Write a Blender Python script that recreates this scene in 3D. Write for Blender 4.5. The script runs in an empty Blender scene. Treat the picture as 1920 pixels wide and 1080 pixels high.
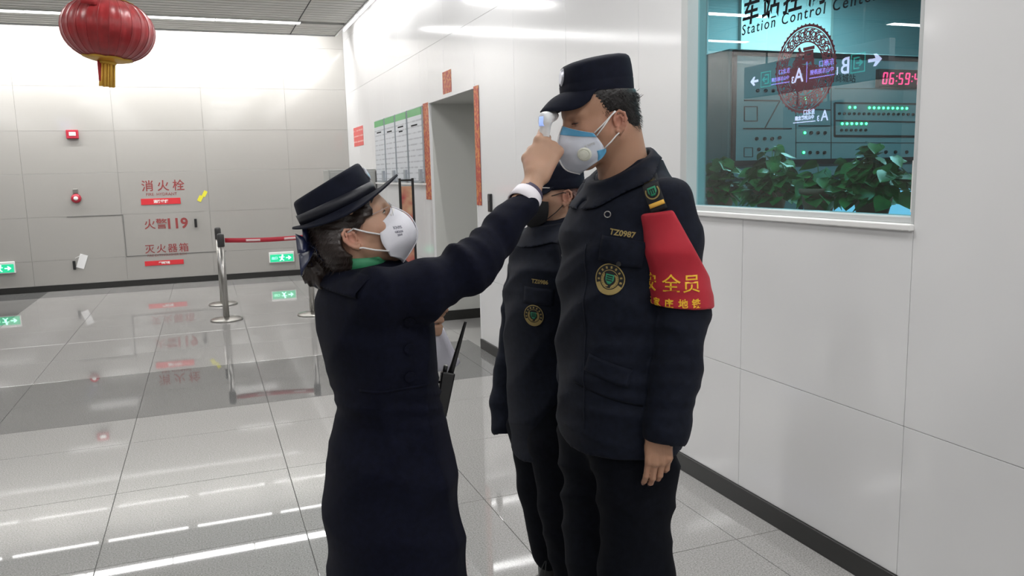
import bpy, bmesh, math, random
import numpy as np
from mathutils import Matrix, Vector
from mathutils.bvhtree import BVHTree

random.seed(7); np.random.seed(7)
SC = bpy.context.scene
COL = SC.collection

# ------------------------------------------------------------------ camera
F_PX = 1490.0
def _n(v):
    v = np.array(v, float); return v/np.linalg.norm(v)
_Y = _n((380-960, 540-336, F_PX))               # hall axis as seen by the camera
_X = _n((4950-960, 540-225, F_PX)); _X = _n(_X-_Y*_X.dot(_Y))
_Z = -np.cross(_X, _Y)
CR = np.array([_X, _Y, _Z])                     # camera (right, up, forward) -> world
CC = np.array([0, 0, 1.5])
cam_d = bpy.data.cameras.new('camera'); cam = bpy.data.objects.new('camera', cam_d); COL.objects.link(cam)
cam_d.sensor_width = 36; cam_d.lens = F_PX/1920*36; cam_d.clip_start = 0.05; cam_d.clip_end = 100
_r, _u, _f = CR[:, 0], CR[:, 1], CR[:, 2]
cam.matrix_world = Matrix(((_r[0], _u[0], -_f[0], CC[0]), (_r[1], _u[1], -_f[1], CC[1]), (_r[2], _u[2], -_f[2], CC[2]), (0, 0, 0, 1)))
SC.camera = cam
SC.view_settings.view_transform = 'Standard'; SC.view_settings.look = 'None'
SC.view_settings.exposure = 0.06; SC.view_settings.gamma = 1.0; SC.view_settings.use_curve_mapping = False

# ------------------------------------------------------------------ world and light levels
W = bpy.data.worlds.new('world'); SC.world = W; W.use_nodes = True
W.node_tree.nodes['Background'].inputs[0].default_value = (0.8, 0.85, 0.9, 1)
W.node_tree.nodes['Background'].inputs[1].default_value = 0.02
LAMP_W = 9.0          # watts of each ceiling luminaire
COVE_W = 27.0          # watts of each cove tube
LAMP_COL = (1.0, 0.99, 0.98)
ROOM_W = 42.0          # control room ceiling luminaires

# ------------------------------------------------------------------ helpers
def P(px, py, Y):
    """world point that stands at depth plane Y on the sight line of a photo position"""
    d = CR @ np.array([(px-960)/F_PX, (540-py)/F_PX, 1.0])
    return CC + d*((Y-CC[1])/d[1])
def PX(px, py, X):
    d = CR @ np.array([(px-960)/F_PX, (540-py)/F_PX, 1.0])
    return CC + d*((X-CC[0])/d[0])

def mat(name, col, rough=0.5, metal=0.0, spec=0.5, noise=None, bump=None, emit=None, estr=1.0, coat=0.0, coatr=0.05, sheen=0.0, trans=0.0, sss=0.0, attr=None, alpha=1.0):
    m = bpy.data.materials.new(name); m.use_nodes = True
    nt = m.node_tree; b = nt.nodes['Principled BSDF']
    c = (*col, 1) if len(col) == 3 else col
    b.inputs['Base Color'].default_value = c
    b.inputs['Roughness'].default_value = rough; b.inputs['Metallic'].default_value = metal
    b.inputs['Specular IOR Level'].default_value = spec
    b.inputs['Coat Weight'].default_value = coat; b.inputs['Coat Roughness'].default_value = coatr
    b.inputs['Sheen Weight'].default_value = sheen; b.inputs['Sheen Roughness'].default_value = 0.5
    b.inputs['Transmission Weight'].default_value = trans; b.inputs['Alpha'].default_value = alpha
    if sss:
        b.inputs['Subsurface Weight'].default_value = sss; b.inputs['Subsurface Radius'].default_value = (1, .35, .2); b.inputs['Subsurface Scale'].default_value = 0.006
    if emit is not None:
        b.inputs['Emission Color'].default_value = (*emit, 1); b.inputs['Emission Strength'].default_value = estr
    tc = None
    if noise or bump:
        tc = nt.nodes.new('ShaderNodeTexCoord')
    src = None
    if attr:
        a = nt.nodes.new('ShaderNodeAttribute'); a.attribute_name = attr; src = a.outputs['Color']
        nt.links.new(src, b.inputs['Base Color'])
    if noise:                                     # (scale, amount, detail)
        n = nt.nodes.new('ShaderNodeTexNoise'); n.inputs['Scale'].default_value = noise[0]; n.inputs['Detail'].default_value = noise[2] if len(noise) > 2 else 4
        nt.links.new(tc.outputs['Object'], n.inputs['Vector'])
        r = nt.nodes.new('ShaderNodeMapRange'); r.inputs[1].default_value = .3; r.inputs[2].default_value = .7; r.inputs[3].default_value = 1-noise[1]; r.inputs[4].default_value = 1+noise[1]
        nt.links.new(n.outputs['Fac'], r.inputs[0])
        mx = nt.nodes.new('ShaderNodeMix'); mx.data_type = 'RGBA'; mx.blend_type = 'MULTIPLY'; mx.inputs[0].default_value = 1
        if src: nt.links.new(src, mx.inputs[6])
        else: mx.inputs[6].default_value = c
        nt.links.new(r.outputs[0], mx.inputs[7]); nt.links.new(mx.outputs[2], b.inputs['Base Color'])
    if bump:                                      # (scale, distance)
        n2 = nt.nodes.new('ShaderNodeTexNoise'); n2.inputs['Scale'].default_value = bump[0]; n2.inputs['Detail'].default_value = 3
        nt.links.new(tc.outputs['Object'], n2.inputs['Vector'])
        bp = nt.nodes.new('ShaderNodeBump'); bp.inputs['Distance'].default_value = bump[1]; bp.inputs['Strength'].default_value = 0.6
        nt.links.new(n2.outputs['Fac'], bp.inputs['Height']); nt.links.new(bp.outputs[0], b.inputs['Normal'])
    return m

def link(name, me, m=None, parent=None):
    o = bpy.data.objects.new(name, me); COL.objects.link(o)
    if m is not None and me is not None and not me.materials: me.materials.append(m)
    if parent is not None: o.parent = parent
    return o
def tag(o, label, cat, group=None, kind=None):
    o['label'] = label; o['category'] = cat
    if group: o['group'] = group
    if kind: o['kind'] = kind
    return o
def thing(name, label, cat, loc=(0, 0, 0), group=None, kind=None):
    o = bpy.data.objects.new(name, None); COL.objects.link(o); o.empty_display_size = 0.1
    o.location = loc
    return tag(o, label, cat, group, kind)
def place(o, root):
    """parent a mesh built in world coordinates to a thing that stands somewhere"""
    o.parent = root; o.matrix_parent_inverse = Matrix.Translation(-root.location)
    return o
def mesh(verts, faces, smooth=False, name='m'):
    me = bpy.data.meshes.new(name); me.from_pydata([tuple(map(float, v)) for v in verts], [], [tuple(f) for f in faces]); me.update()
    if smooth:
        me.polygons.foreach_set('use_smooth', [True]*len(me.polygons))
    return me
def boxv(x0, x1, y0, y1, z0, z1, bev=0.0):
    bm = bmesh.new()
    bmesh.ops.create_cube(bm, size=1)
    for v in bm.verts:
        v.co = ((x0+x1)/2+v.co.x*(x1-x0), (y0+y1)/2+v.co.y*(y1-y0), (z0+z1)/2+v.co.z*(z1-z0))
    if bev: bmesh.ops.bevel(bm, geom=list(bm.edges), offset=bev, segments=2, affect='EDGES', profile=.5)
    me = bpy.data.meshes.new('box'); bm.to_mesh(me); bm.free(); return me
def joinm(meshes):
    """several shapes of one part into one mesh"""
    V, Fc, S = [], [], []
    for me in meshes:
        k = len(V); V += [tuple(v.co) for v in me.vertices]
        for p in me.polygons: Fc.append([k+i for i in p.vertices]); S.append(p.use_smooth)
        bpy.data.meshes.remove(me)
    r = mesh(V, Fc); r.polygons.foreach_set('use_smooth', S); return r
def xform(me, M): me.transform(M); return me
def basis(o, xd, yd):
    x = Vector(xd).normalized(); y = Vector(yd); y = (y-x*y.dot(x)).normalized(); z = x.cross(y)
    return Matrix(((x.x, y.x, z.x, o[0]), (x.y, y.y, z.y, o[1]), (x.z, y.z, z.z, o[2]), (0, 0, 0, 1)))
def tube(pts, rad, n=10, cap=True, flat=1.0, closed=False):
    pts = [np.array(p, float) for p in pts]; N = len(pts)
    if not hasattr(rad, '__len__'): rad = [rad]*N
    V, Fc = [], []; up = None
    for i in range(N):
        if closed: t = pts[(i+1) % N]-pts[i-1]
        else: t = pts[min(i+1, N-1)]-pts[max(i-1, 0)]
        t = t/(np.linalg.norm(t)+1e-12)
        if up is None:
            up = np.array([0, 0, 1.0]) if abs(t[2]) < .9 else np.array([1.0, 0, 0])
        up = up-t*up.dot(t); up /= np.linalg.norm(up)+1e-12
        s = np.cross(t, up)
        for k in range(n):
            a = 2*math.pi*k/n; V.append(pts[i]+rad[i]*(math.cos(a)*s*flat+math.sin(a)*up))
    for i in range(N if closed else N-1):
        for k in range(n):
            j = (i+1) % N
            Fc.append((i*n+k, i*n+(k+1) % n, j*n+(k+1) % n, j*n+k))
    if cap and not closed:
        Fc.append(tuple(range(n-1, -1, -1))); Fc.append(tuple((N-1)*n+k for k in range(n)))
    return mesh(V, Fc, True)
def loft(rings, cap=True, smooth=True):
    n = len(rings[0]); V = [p for r in rings for p in r]; Fc = []
    for i in range(len(rings)-1):
        for k in range(n): Fc.append((i*n+k, i*n+(k+1) % n, (i+1)*n+(k+1) % n, (i+1)*n+k))
    if cap: Fc.append(tuple(range(n-1, -1, -1))); Fc.append(tuple((len(rings)-1)*n+k for k in range(n)))
    return mesh(V, Fc, smooth)
def lathe(prof, c=(0, 0, 0), n=24, smooth=True):
    return xform(loft([[(r*math.cos(2*math.pi*k/n), r*math.sin(2*math.pi*k/n), z) for k in range(n)] for r, z in prof], True, smooth), Matrix.Translation(c))
def grid(fn, nu, nv, smooth=True, closed_u=False):
    V = [fn(i/(nu if closed_u else nu-1), j/(nv-1)) for j in range(nv) for i in range(nu)]
    Fc = []
    for j in range(nv-1):
        for i in range(nu if closed_u else nu-1):
            a = j*nu+i; b = j*nu+(i+1) % nu; Fc.append((a, b, b+nu, a+nu))
    return mesh(V, Fc, smooth)
def thick(me, t):
    """give a sheet a real thickness (t to the back of its normals)"""
    bm = bmesh.new(); bm.from_mesh(me); bm.normal_update()
    bmesh.ops.solidify(bm, geom=list(bm.faces), thickness=t)
    sm = me.polygons[0].use_smooth
    bm.to_mesh(me); bm.free(); me.polygons.foreach_set('use_smooth', [sm]*len(me.polygons)); return me
def text_mesh(body, size, extrude=0.0005, bold=0.0, shear=0.0, align='CENTER', space=1.0):
    c = bpy.data.curves.new('t', 'FONT'); c.body = body; c.size = size; c.extrude = extrude; c.offset = bold; c.shear = shear
    c.align_x = align; c.space_character = space; c.resolution_u = 3
    o = bpy.data.objects.new('t', c); COL.objects.link(o)
    dg = bpy.context.evaluated_depsgraph_get(); dg.update()
    me = bpy.data.meshes.new_from_object(o.evaluated_get(dg)); bpy.data.objects.remove(o); bpy.data.curves.remove(c)
    me.materials.clear()
    return me
def text(name, body, size, m, M, parent, **k):
    o = link(name, xform(text_mesh(body, size, **k), M), m, None)
    return place(o, parent) if parent else o

# ------------------------------------------------------------------ signed-distance sculpting (numpy) for bodies and clothes
def axis(lo, hi, fine, hf, hc):
    out = [lo]
    while out[-1] < hi:
        x = out[-1]; h = hc
        for a, b in fine:
            if a-hc <= x <= b: h = hf; break
        out.append(x+h)
    return np.array(out)
class Field:
    def __init__(s, xs, ys, zs):
        s.a = [np.asarray(v, np.float32) for v in (xs, ys, zs)]
        s.V = np.full([len(v) for v in s.a], 0.3, np.float32)
    def _sl(s, lo, hi):
        sl = []
        for a, l, h in zip(s.a, lo, hi):
            i = max(int(np.searchsorted(a, l))-1, 0); j = min(int(np.searchsorted(a, h))+1, len(a)); sl.append(slice(i, max(j, i)))
        return tuple(sl)
    def _pts(s, sl):
        return s.a[0][sl[0]][:, None, None], s.a[1][sl[1]][None, :, None], s.a[2][sl[2]][None, None, :]
    def _mix(s, sl, d, k, mode):
        v = s.V[sl]
        if mode == 'sub':
            d = -d; h = np.maximum(k-np.abs(v-d), 0)/max(k, 1e-6); s.V[sl] = np.maximum(v, d)+h*h*k*.25
        elif mode == 'int':
            h = np.maximum(k-np.abs(v-d), 0)/max(k, 1e-6); s.V[sl] = np.maximum(v, d)+h*h*k*.25
        else:
            h = np.maximum(k-np.abs(v-d), 0)/max(k, 1e-6); s.V[sl] = np.minimum(v, d)-h*h*k*.25
    def cone(s, a, b, ra, rb=None, k=.01, mode='add', sq=None):
        """tapered capsule; sq=(direction, factor) squeezes it along a direction"""
        rb = ra if rb is None else rb
        a = np.asarray(a, float); b = np.asarray(b, float); m = max(ra, rb)+k+.03
        if s.V.size == 0: return
        sl = s._sl(np.minimum(a, b)-m, np.maximum(a, b)+m); X, Y, Z = s._pts(sl)
        ab = b-a; L = float(ab.dot(ab))+1e-12
        px, py, pz = X-a[0], Y-a[1], Z-a[2]
        t = np.clip((px*ab[0]+py*ab[1]+pz*ab[2])/L, 0, 1)
        qx, qy, qz = px-t*ab[0], py-t*ab[1], pz-t*ab[2]
        if sq is not None:
            n = _n(sq[0]); e = (qx*n[0]+qy*n[1]+qz*n[2])*(sq[1]-1); qx, qy, qz = qx+e*n[0], qy+e*n[1], qz+e*n[2]
        d = np.sqrt(qx*qx+qy*qy+qz*qz)-(ra+(rb-ra)*t)
        if sq is not None: d = d/max(1, sq[1]*.75)
        s._mix(sl, d.astype(np.float32), k, mode)
    def chain(s, pts, rad, k=.01, **kw):
        for i in range(len(pts)-1): s.cone(pts[i], pts[i+1], rad[i], rad[i+1], k, **kw)
    def ell(s, c, r, Rm=None, k=.01, mode='add'):
        c = np.asarray(c, float); r = np.asarray(r, float); m = r.max()+k+.03
        sl = s._sl(c-m, c+m); X, Y, Z = s._pts(sl); p = (X-c[0], Y-c[1], Z-c[2])
        if Rm is not None: q = [sum(p[i]*Rm[i][j] for i in range(3)) for j in range(3)]
        else: q = p
        e = np.sqrt((q[0]/r[0])**2+(q[1]/r[1])**2+(q[2]/r[2])**2)
        g = np.sqrt((q[0]/r[0]**2)**2+(q[1]/r[1]**2)**2+(q[2]/r[2]**2)**2)+1e-9
        s._mix(sl, (e*(e-1)/g).astype(np.float32), k, mode)
    def vloft(s, st, k=.02, mode='add', p=2.3):
        """upright tube of oval sections: st = (z, cx, cy, ax, ay) rising"""
        st = np.array(st, float); m = st[:, 3:5].max()+k+.05
        lo = [st[:, 1].min()-m, st[:, 2].min()-m, st[0, 0]-.03]; hi = [st[:, 1].max()+m, st[:, 2].max()+m, st[-1, 0]+.03]
        sl = s._sl(lo, hi); X, Y, Z = s._pts(sl); z = s.a[2][sl[2]]
        def cub(col):
            return np.interp(z, st[:, 0], st[:, col])[None, None, :].astype(np.float32)
        ax, ay = cub(3), cub(4)
        e = (np.abs((X-cub(1))/ax)**p+np.abs((Y-cub(2))/ay)**p)**(1/p)
        d = (e-1)*np.minimum(ax, ay)
        d = np.maximum(d, np.maximum(st[0, 0]-Z, Z-st[-1, 0]))
        s._mix(sl, d.astype(np.float32), k, mode)
    def plane(s, o, n, k=.002, sl=None):
        """keep the side the normal points away from"""
        n = _n(n); sl = sl or (slice(None),)*3; X, Y, Z = s._pts(sl)
        s._mix(sl, ((X-o[0])*n[0]+(Y-o[1])*n[1]+(Z-o[2])*n[2]).astype(np.float32), k, 'int')
    def folds(s, amp, waves, seed=1, mask=None):
        """cloth relief: ridges along warped wave directions; waves = [(direction, wavelength, weight)]"""
        rs = np.random.RandomState(seed); band = np.abs(s.V) < .05
        I = np.nonzero(band); x, y, z = (s.a[i][I[i]] for i in range(3))
        w = .5*np.sin(x*9+rs.rand()*6)+.5*np.sin(y*11+rs.rand()*6+z*5)+.4*np.sin(z*13+x*7+rs.rand()*6)
        d = np.zeros_like(x)
        for dr, wl, wt in waves:
            dr = _n(dr); ph = (x*dr[0]+y*dr[1]+z*dr[2])*2*np.pi/wl+w*2.2+rs.rand()*6
            mod = .5+.5*np.sin(x*7.3+z*5.1+y*8+rs.rand()*6)
            d += wt*mod*(1-np.abs(np.sin(ph*.5))*2)
        if mask is not None: d = d*mask(x, y, z)
        s.V[I] -= (amp*d).astype(np.float32)
    def mesh(s, shrink=0.0, relax=0):
        V = s.V+shrink; ins = V < 0; nx, ny, nz = V.shape
        c = np.zeros((nx-1, ny-1, nz-1), np.uint8)
        for i in (0, 1):
            for j in (0, 1):
                for k in (0, 1): c += ins[i:nx-1+i, j:ny-1+j, k:nz-1+k]
        act = np.nonzero((c > 0) & (c < 8)); N = len(act[0])
        idx = np.full(c.shape, -1, np.int32); idx[act] = np.arange(N)
        co = [(i, j, k) for i in (0, 1) for j in (0, 1) for k in (0, 1)]
        val = np.stack([V[act[0]+i, act[1]+j, act[2]+k] for i, j, k in co], 1)
        pos = np.stack([np.stack([s.a[0][act[0]+i], s.a[1][act[1]+j], s.a[2][act[2]+k]], 1) for i, j, k in co], 1)
        acc = np.zeros((N, 3), np.float32); cnt = np.zeros((N, 1), np.float32)
        for a in range(8):
            for b in range(a+1, 8):
                if sum(abs(co[a][q]-co[b][q]) for q in range(3)) != 1: continue
                m = (val[:, a] < 0) != (val[:, b] < 0)
                t = val[:, a]/(val[:, a]-val[:, b]+1e-12); t = np.where(m, t, 0)[:, None]
                acc += np.where(m[:, None], pos[:, a]+t*(pos[:, b]-pos[:, a]), 0); cnt += m[:, None]
        vert = acc/np.maximum(cnt, 1); faces = []
        for ax in range(3):
            sl0 = [slice(None)]*3; sl1 = [slice(None)]*3; sl0[ax] = slice(0, -1); sl1[ax] = slice(1, None)
            A, B = ins[tuple(sl0)], ins[tuple(sl1)]; e = np.array(np.nonzero(A != B)).T
            o1, o2 = (ax+1) % 3, (ax+2) % 3
            ok = (e[:, o1] > 0) & (e[:, o2] > 0) & (e[:, o1] < c.shape[o1]) & (e[:, o2] < c.shape[o2]); e = e[ok]
            q = []
            for d1, d2 in ((-1, -1), (0, -1), (0, 0), (-1, 0)):
                f = e.copy(); f[:, o1] += d1; f[:, o2] += d2; q.append(idx[f[:, 0], f[:, 1], f[:, 2]])
            q = np.stack(q, 1); rev = ~A[e[:, 0], e[:, 1], e[:, 2]]
            q[rev] = q[rev][:, ::-1]; faces.append(q)
        fa = np.concatenate(faces); fa = fa[(fa >= 0).all(1)]
        for _ in range(relax):
            acc = np.zeros_like(vert); cn = np.zeros(N, np.float32)
            for i in range(4):
                a_, b_ = fa[:, i], fa[:, (i+1) % 4]
                for x_, y_ in ((a_, b_), (b_, a_)):
                    for d_ in range(3): acc[:, d_] += np.bincount(x_, vert[y_, d_], N)
                    cn += np.bincount(x_, minlength=N)
            vert = vert*.4+.6*acc/np.maximum(cn, 1)[:, None]
        me = bpy.data.meshes.new('sdf')
        me.vertices.add(N); me.vertices.foreach_set('co', vert.astype(np.float32).ravel())
        me.loops.add(fa.size); me.loops.foreach_set('vertex_index', fa.ravel().astype(np.int32))
        me.polygons.add(len(fa)); me.polygons.foreach_set('loop_start', np.arange(0, fa.size, 4, dtype=np.int32)); 
        me.polygons.foreach_set('use_smooth', np.ones(len(fa), bool)); me.update(calc_edges=True); me.validate()
        return me
def tint(me, base, spots):
    """skin colour attribute: spots = (centre, radius, colour, weight)"""
    n = len(me.vertices); co = np.empty(n*3, np.float32); me.vertices.foreach_get('co', co); co = co.reshape(-1, 3)
    c = np.tile(np.array(base, np.float32), (n, 1))
    for ce, r, cl, w in spots:
        g = (w*np.exp(-((co-np.asarray(ce, np.float32))**2).sum(1)/(r*r)))[:, None]
        c = c*(1-g)+np.array(cl, np.float32)*g
    a = me.color_attributes.new('skin', 'FLOAT_COLOR', 'POINT'); a.data.foreach_set('color', np.concatenate([c, np.ones((n, 1), np.float32)], 1).ravel())
    return me
def bvh_of(me):
    return BVHTree.FromPolygons([v.co.copy() for v in me.vertices], [tuple(p.vertices) for p in me.polygons])
def wrap(me, M, bvh, off=.001, base=.12):
    """lay a flat shape (in its own plane) on a curved surface along the plane's normal"""
    zdir = Vector((M[0][2], M[1][2], M[2][2]))
    for v in me.vertices:
        h = v.co.z; p = M @ Vector((v.co.x, v.co.y, 0))
        hit = bvh.ray_cast(p+zdir*base, -zdir, base*3)
        v.co = (hit[0] if hit[0] is not None else p)+zdir*(off+h)
    me.update(); return me
def subdiv(me, n=1):
    bm = bmesh.new(); bm.from_mesh(me)
    for _ in range(n): bmesh.ops.subdivide_edges(bm, edges=[e for e in bm.edges], cuts=1, use_grid_fill=True)
    bm.to_mesh(me); bm.free(); return me
def plate(w, h, nx=6, ny=4, t=.001, fn=None):
    """thin flat panel in the xy plane, ready to be wrapped; fn bends its outline"""
    V, Fc = [], []
    for s_, z in ((1, t), (0, 0)):
        for j in range(ny+1):
            for i in range(nx+1):
                x, y = (i/nx-.5), (j/ny-.5); x, y = (fn(x, y) if fn else (x, y)); V.append((x*w, y*h, z))
    k = (nx+1)*(ny+1)
    for j in range(ny):
        for i in range(nx):
            a = j*(nx+1)+i; Fc.append((a, a+1, a+nx+2, a+nx+1)); Fc.append((k+a, k+a+nx+1, k+a+nx+2, k+a+1))
    rim = [i for i in range(nx+1)]+[j*(nx+1)+nx for j in range(1, ny+1)]+[ny*(nx+1)+i for i in range(nx-1, -1, -1)]+[j*(nx+1) for j in range(ny-1, 0, -1)]
    for a, b in zip(rim, rim[1:]+rim[:1]): Fc.append((a, k+a, k+b, b))
    return mesh(V, Fc, True)
def disc(r0, r1, t=.001, n=40, a0=0, a1=2*math.pi):
    """flat ring (r0=0 gives a disc) in the xy plane"""
    V, Fc = [], []; full = abs(a1-a0-2*math.pi) < 1e-6; m = n if full else n+1
    for i in range(m):
        a = a0+(a1-a0)*i/n
        for r, z in ((r0, t), (r1, t), (r1, 0), (r0, 0)): V.append((r*math.cos(a), r*math.sin(a), z))
    for i in range(n):
        j = (i+1) % m
        for q in range(4): Fc.append((i*4+q, j*4+q, j*4+(q+1) % 4, i*4+(q+1) % 4)[::-1])
    return mesh(V, Fc, False)
# ------------------------------------------------------------------ materials of the place
M = {}
def granite(name, base, dark, light, rough=.022):
    m = bpy.data.materials.new(name); m.use_nodes = True; nt = m.node_tree; b = nt.nodes['Principled BSDF']
    g = nt.nodes.new('ShaderNodeNewGeometry')
    n1 = nt.nodes.new('ShaderNodeTexNoise'); n1.inputs['Scale'].default_value = 160; n1.inputs['Detail'].default_value = 3; n1.inputs['Roughness'].default_value = .7
    n2 = nt.nodes.new('ShaderNodeTexNoise'); n2.inputs['Scale'].default_value = 1.3; n2.inputs['Detail'].default_value = 3
    nt.links.new(g.outputs['Position'], n1.inputs['Vector']); nt.links.new(g.outputs['Position'], n2.inputs['Vector'])
    r = nt.nodes.new('ShaderNodeValToRGB'); e = r.color_ramp.elements
    e[0].position = .33; e[0].color = (*dark, 1); e[1].position = .68; e[1].color = (*light, 1)
    x = e.new(.5); x.color = (*base, 1)
    nt.links.new(n1.outputs['Fac'], r.inputs[0])
    mr = nt.nodes.new('ShaderNodeMapRange'); mr.inputs[3].default_value = .93; mr.inputs[4].default_value = 1.06; nt.links.new(n2.outputs['Fac'], mr.inputs[0])
    mx = nt.nodes.new('ShaderNodeMix'); mx.data_type = 'RGBA'; mx.blend_type = 'MULTIPLY'; mx.inputs[0].default_value = 1
    nt.links.new(r.outputs[0], mx.inputs[6]); nt.links.new(mr.outputs[0], mx.inputs[7]); nt.links.new(mx.outputs[2], b.inputs['Base Color'])
    b.inputs['Roughness'].default_value = rough; b.inputs['Specular IOR Level'].default_value = .55
    return m
M['granite'] = granite('light_granite', (.315, .31, .302), (.19, .187, .182), (.43, .425, .413))
M['granite_dark'] = granite('grey_granite', (.15, .15, .148), (.095, .095, .094), (.21, .21, .206))
M['joint'] = mat('joint_grey', (.13, .13, .125), .8)
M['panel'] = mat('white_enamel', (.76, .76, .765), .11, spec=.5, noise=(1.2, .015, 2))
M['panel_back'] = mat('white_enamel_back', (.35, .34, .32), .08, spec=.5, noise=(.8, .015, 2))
M['wall_core'] = mat('wall_core', (.42, .42, .41), .7)
M['white'] = mat('white_paint', (.78, .78, .77), .45)
M['frame_paint'] = mat('window_frame_paint', (.50, .52, .52), .4); M['cream'] = mat('passage_paint', (.55, .555, .53), .5)
M['black_base'] = mat('black_skirting', (.018, .018, .017), .3)
M['slat'] = mat('ceiling_slat', (.42, .42, .39), .5)
M['ceil_dark'] = mat('ceiling_void', (.03, .03, .03), .9)
M['steel'] = mat('brushed_steel', (.42, .41, .39), .28, metal=1)
M['blackp'] = mat('black_plastic', (.012, .012, .013), .4)
M['red'] = mat('red_sign', (.62, .03, .04), .4)
M['white_print'] = mat('white_print', (.85, .83, .8), .5)
M['red_print'] = mat('red_print', (.27, .045, .045), .5)
M['lamp'] = mat('lamp_diffuser', (.9, .9, .9), .4, emit=LAMP_COL, estr=9)
M['tubelamp'] = mat('cove_tube', (.9, .9, .9), .4, emit=LAMP_COL, estr=8)
M['alu'] = mat('lamp_housing', (.6, .6, .58), .4, metal=.4)

XR, YB, ZC = 2.14, 12.55, 3.45
XL, YF = -9.0, -8.0

# ------------------------------------------------------------------ floor: stone tiles with recessed joints
fl = link('floor', boxv(XL, 6.5, YF, YB, -.12, -.004), M['joint'])
tag(fl, 'polished speckled granite tile floor of the station hall', 'floor', kind='structure')
xs = [-.506+.807*k for k in range(-11, 4)]                    # joints across the hall
xs = [XL]+[x for x in xs if x > XL+.1]+[XR]
ys = [4.93-.8*k for k in range(16, -1, -1)]+[5.45, 6.1, 6.75]+[6.75+.8*k for k in range(1, 8)]
ys = [YF]+[y for y in ys if y > YF+.2]+[YB]
tile_cache = {}; tiles = []; rest = []
for i in range(len(xs)-1):
    for j in range(len(ys)-1):
        x0, x1, y0, y1 = xs[i], xs[i+1], ys[j], ys[j+1]; cx, cy = (x0+x1)/2, (y0+y1)/2
        dark = (5.45 <= cy <= 6.75) or (-3.4 < cx < -1.75 and cy > 6.75)
        vis = cy > 1.0 and -.42*cy-1.2 < cx
        near = math.hypot(cx, cy)
        tiles.append((0 if vis else 1, near, x0, x1, y0, y1, dark))
tiles.sort()
def tile_mesh(w, d, dark):
    key = (round(w, 3), round(d, 3), dark)
    if key not in tile_cache:
        me = boxv(-w/2+.0015, w/2-.0015, -d/2+.0015, d/2-.0015, -.01, 0, .001); me.materials.append(M['granite_dark' if dark else 'granite']); tile_cache[key] = me
    return tile_cache[key]
for q, (v_, n_, x0, x1, y0, y1, dark) in enumerate(tiles):
    if q < 290:
        o = link('floor_tile', tile_mesh(x1-x0, y1-y0, dark), None, fl); o.location = ((x0+x1)/2, (y0+y1)/2, 0)
    else: rest.append((x0, x1, y0, y1, dark))
for dk in (False, True):
    ms = [boxv(a+.0015, b-.0015, c+.0015, d-.0015, -.01, 0) for a, b, c, d, k in rest if k == dk]
    if ms:
        o = link('floor_paving', joinm(ms), M['granite_dark' if dk else 'granite'], fl); o['kind'] = 'stuff'
link('floor_tile', boxv(XR+.0, 6.4, 6.4, 7.78, -.01, 0), M['granite'], fl)

# ------------------------------------------------------------------ walls: enamel panels with open joints over a core
def cells(us, vs, holes):
    out = []
    for i in range(len(us)-1):
        for j in range(len(vs)-1):
            rs = [(us[i], us[i+1], vs[j], vs[j+1])]
            for h in holes:
                nr = []
                for a, b, c, d in rs:
                    if a >= h[1]-1e-6 or b <= h[0]+1e-6 or c >= h[3]-1e-6 or d <= h[2]+1e-6: nr.append((a, b, c, d)); continue
                    if a < h[0]: nr.append((a, h[0], c, d))
                    if b > h[1]: nr.append((h[1], b, c, d))
                    m0, m1 = max(a, h[0]), min(b, h[1])
                    if c < h[2]: nr.append((m0, m1, c, h[2]))
                    if d > h[3]: nr.append((m0, m1, h[3], d))
                rs = nr
            out += [r for r in rs if r[1]-r[0] > .012 and r[3]-r[2] > .012]
    return out
ZT = 3.95
WIN = (1.94, 3.30, 1.30, 2.72); DOOR = (6.37, 7.78, 0, 2.19)
core = [boxv(XR+.012, XR+.14, a, b, c, d) for a, b, c, d in cells([YF, 1.94, 3.30, 6.37, 7.78, YB+.2], [0, 1.30, 2.19, 2.72, ZT], [WIN, DOOR])]
wr = link('wall_right', joinm(core), M['wall_core'])
tag(wr, 'white enamel panelled wall with the control room window', 'wall', kind='structure')
vy = [YF]+[1.94+.88*k for k in range(-11, 13)]; vy = [y for y in vy if y < YB-.2]+[YB]
for a, b, c, d in cells(vy, [.085, .62, 2.72, 3.5, ZT], [WIN, DOOR]):
    link('wall_panel', boxv(XR, XR+.014, a+.001, b-.001, c+.001, d-.001, .0008), M['panel'], wr)
wb = link('wall_back', boxv(XL-.2, XR+.012, YB+.012, YB+.25, 0, ZT), M['wall_core'])
tag(wb, 'far white panelled wall with red fire hydrant lettering', 'wall', kind='structure')
vx = [XL]+[-1.108+1.17*k for k in range(-6, 3)]+[XR]
for a, b, c, d in cells(vx, [.085, .43, 1.03, 1.62, 2.2, 2.8, 3.4, ZT], []):
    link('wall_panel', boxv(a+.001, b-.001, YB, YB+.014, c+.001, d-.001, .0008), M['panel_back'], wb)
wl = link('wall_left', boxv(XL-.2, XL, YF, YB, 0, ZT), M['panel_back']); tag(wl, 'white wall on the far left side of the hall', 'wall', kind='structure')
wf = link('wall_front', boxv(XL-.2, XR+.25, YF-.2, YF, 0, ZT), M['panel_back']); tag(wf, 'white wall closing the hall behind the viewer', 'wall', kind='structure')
for nm, me, lb in [('baseboard_right', joinm([boxv(XR-.012, XR+.012, YF, DOOR[0], 0, .085, .002), boxv(XR-.012, XR+.012, DOOR[1], YB, 0, .085, .002)]), 'black skirting along the white panel wall'),
                   ('baseboard_back', boxv(XL, XR-.012, YB-.012, YB+.012, 0, .085, .002), 'dark skirting along the far wall'),
                   ('baseboard_left', boxv(XL, XL+.012, YF, YB-.012, 0, .085, .002), 'dark skirting on the far left wall')]:
    tag(link(nm, me, M['black_base']), lb, 'skirting', kind='structure')

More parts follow.
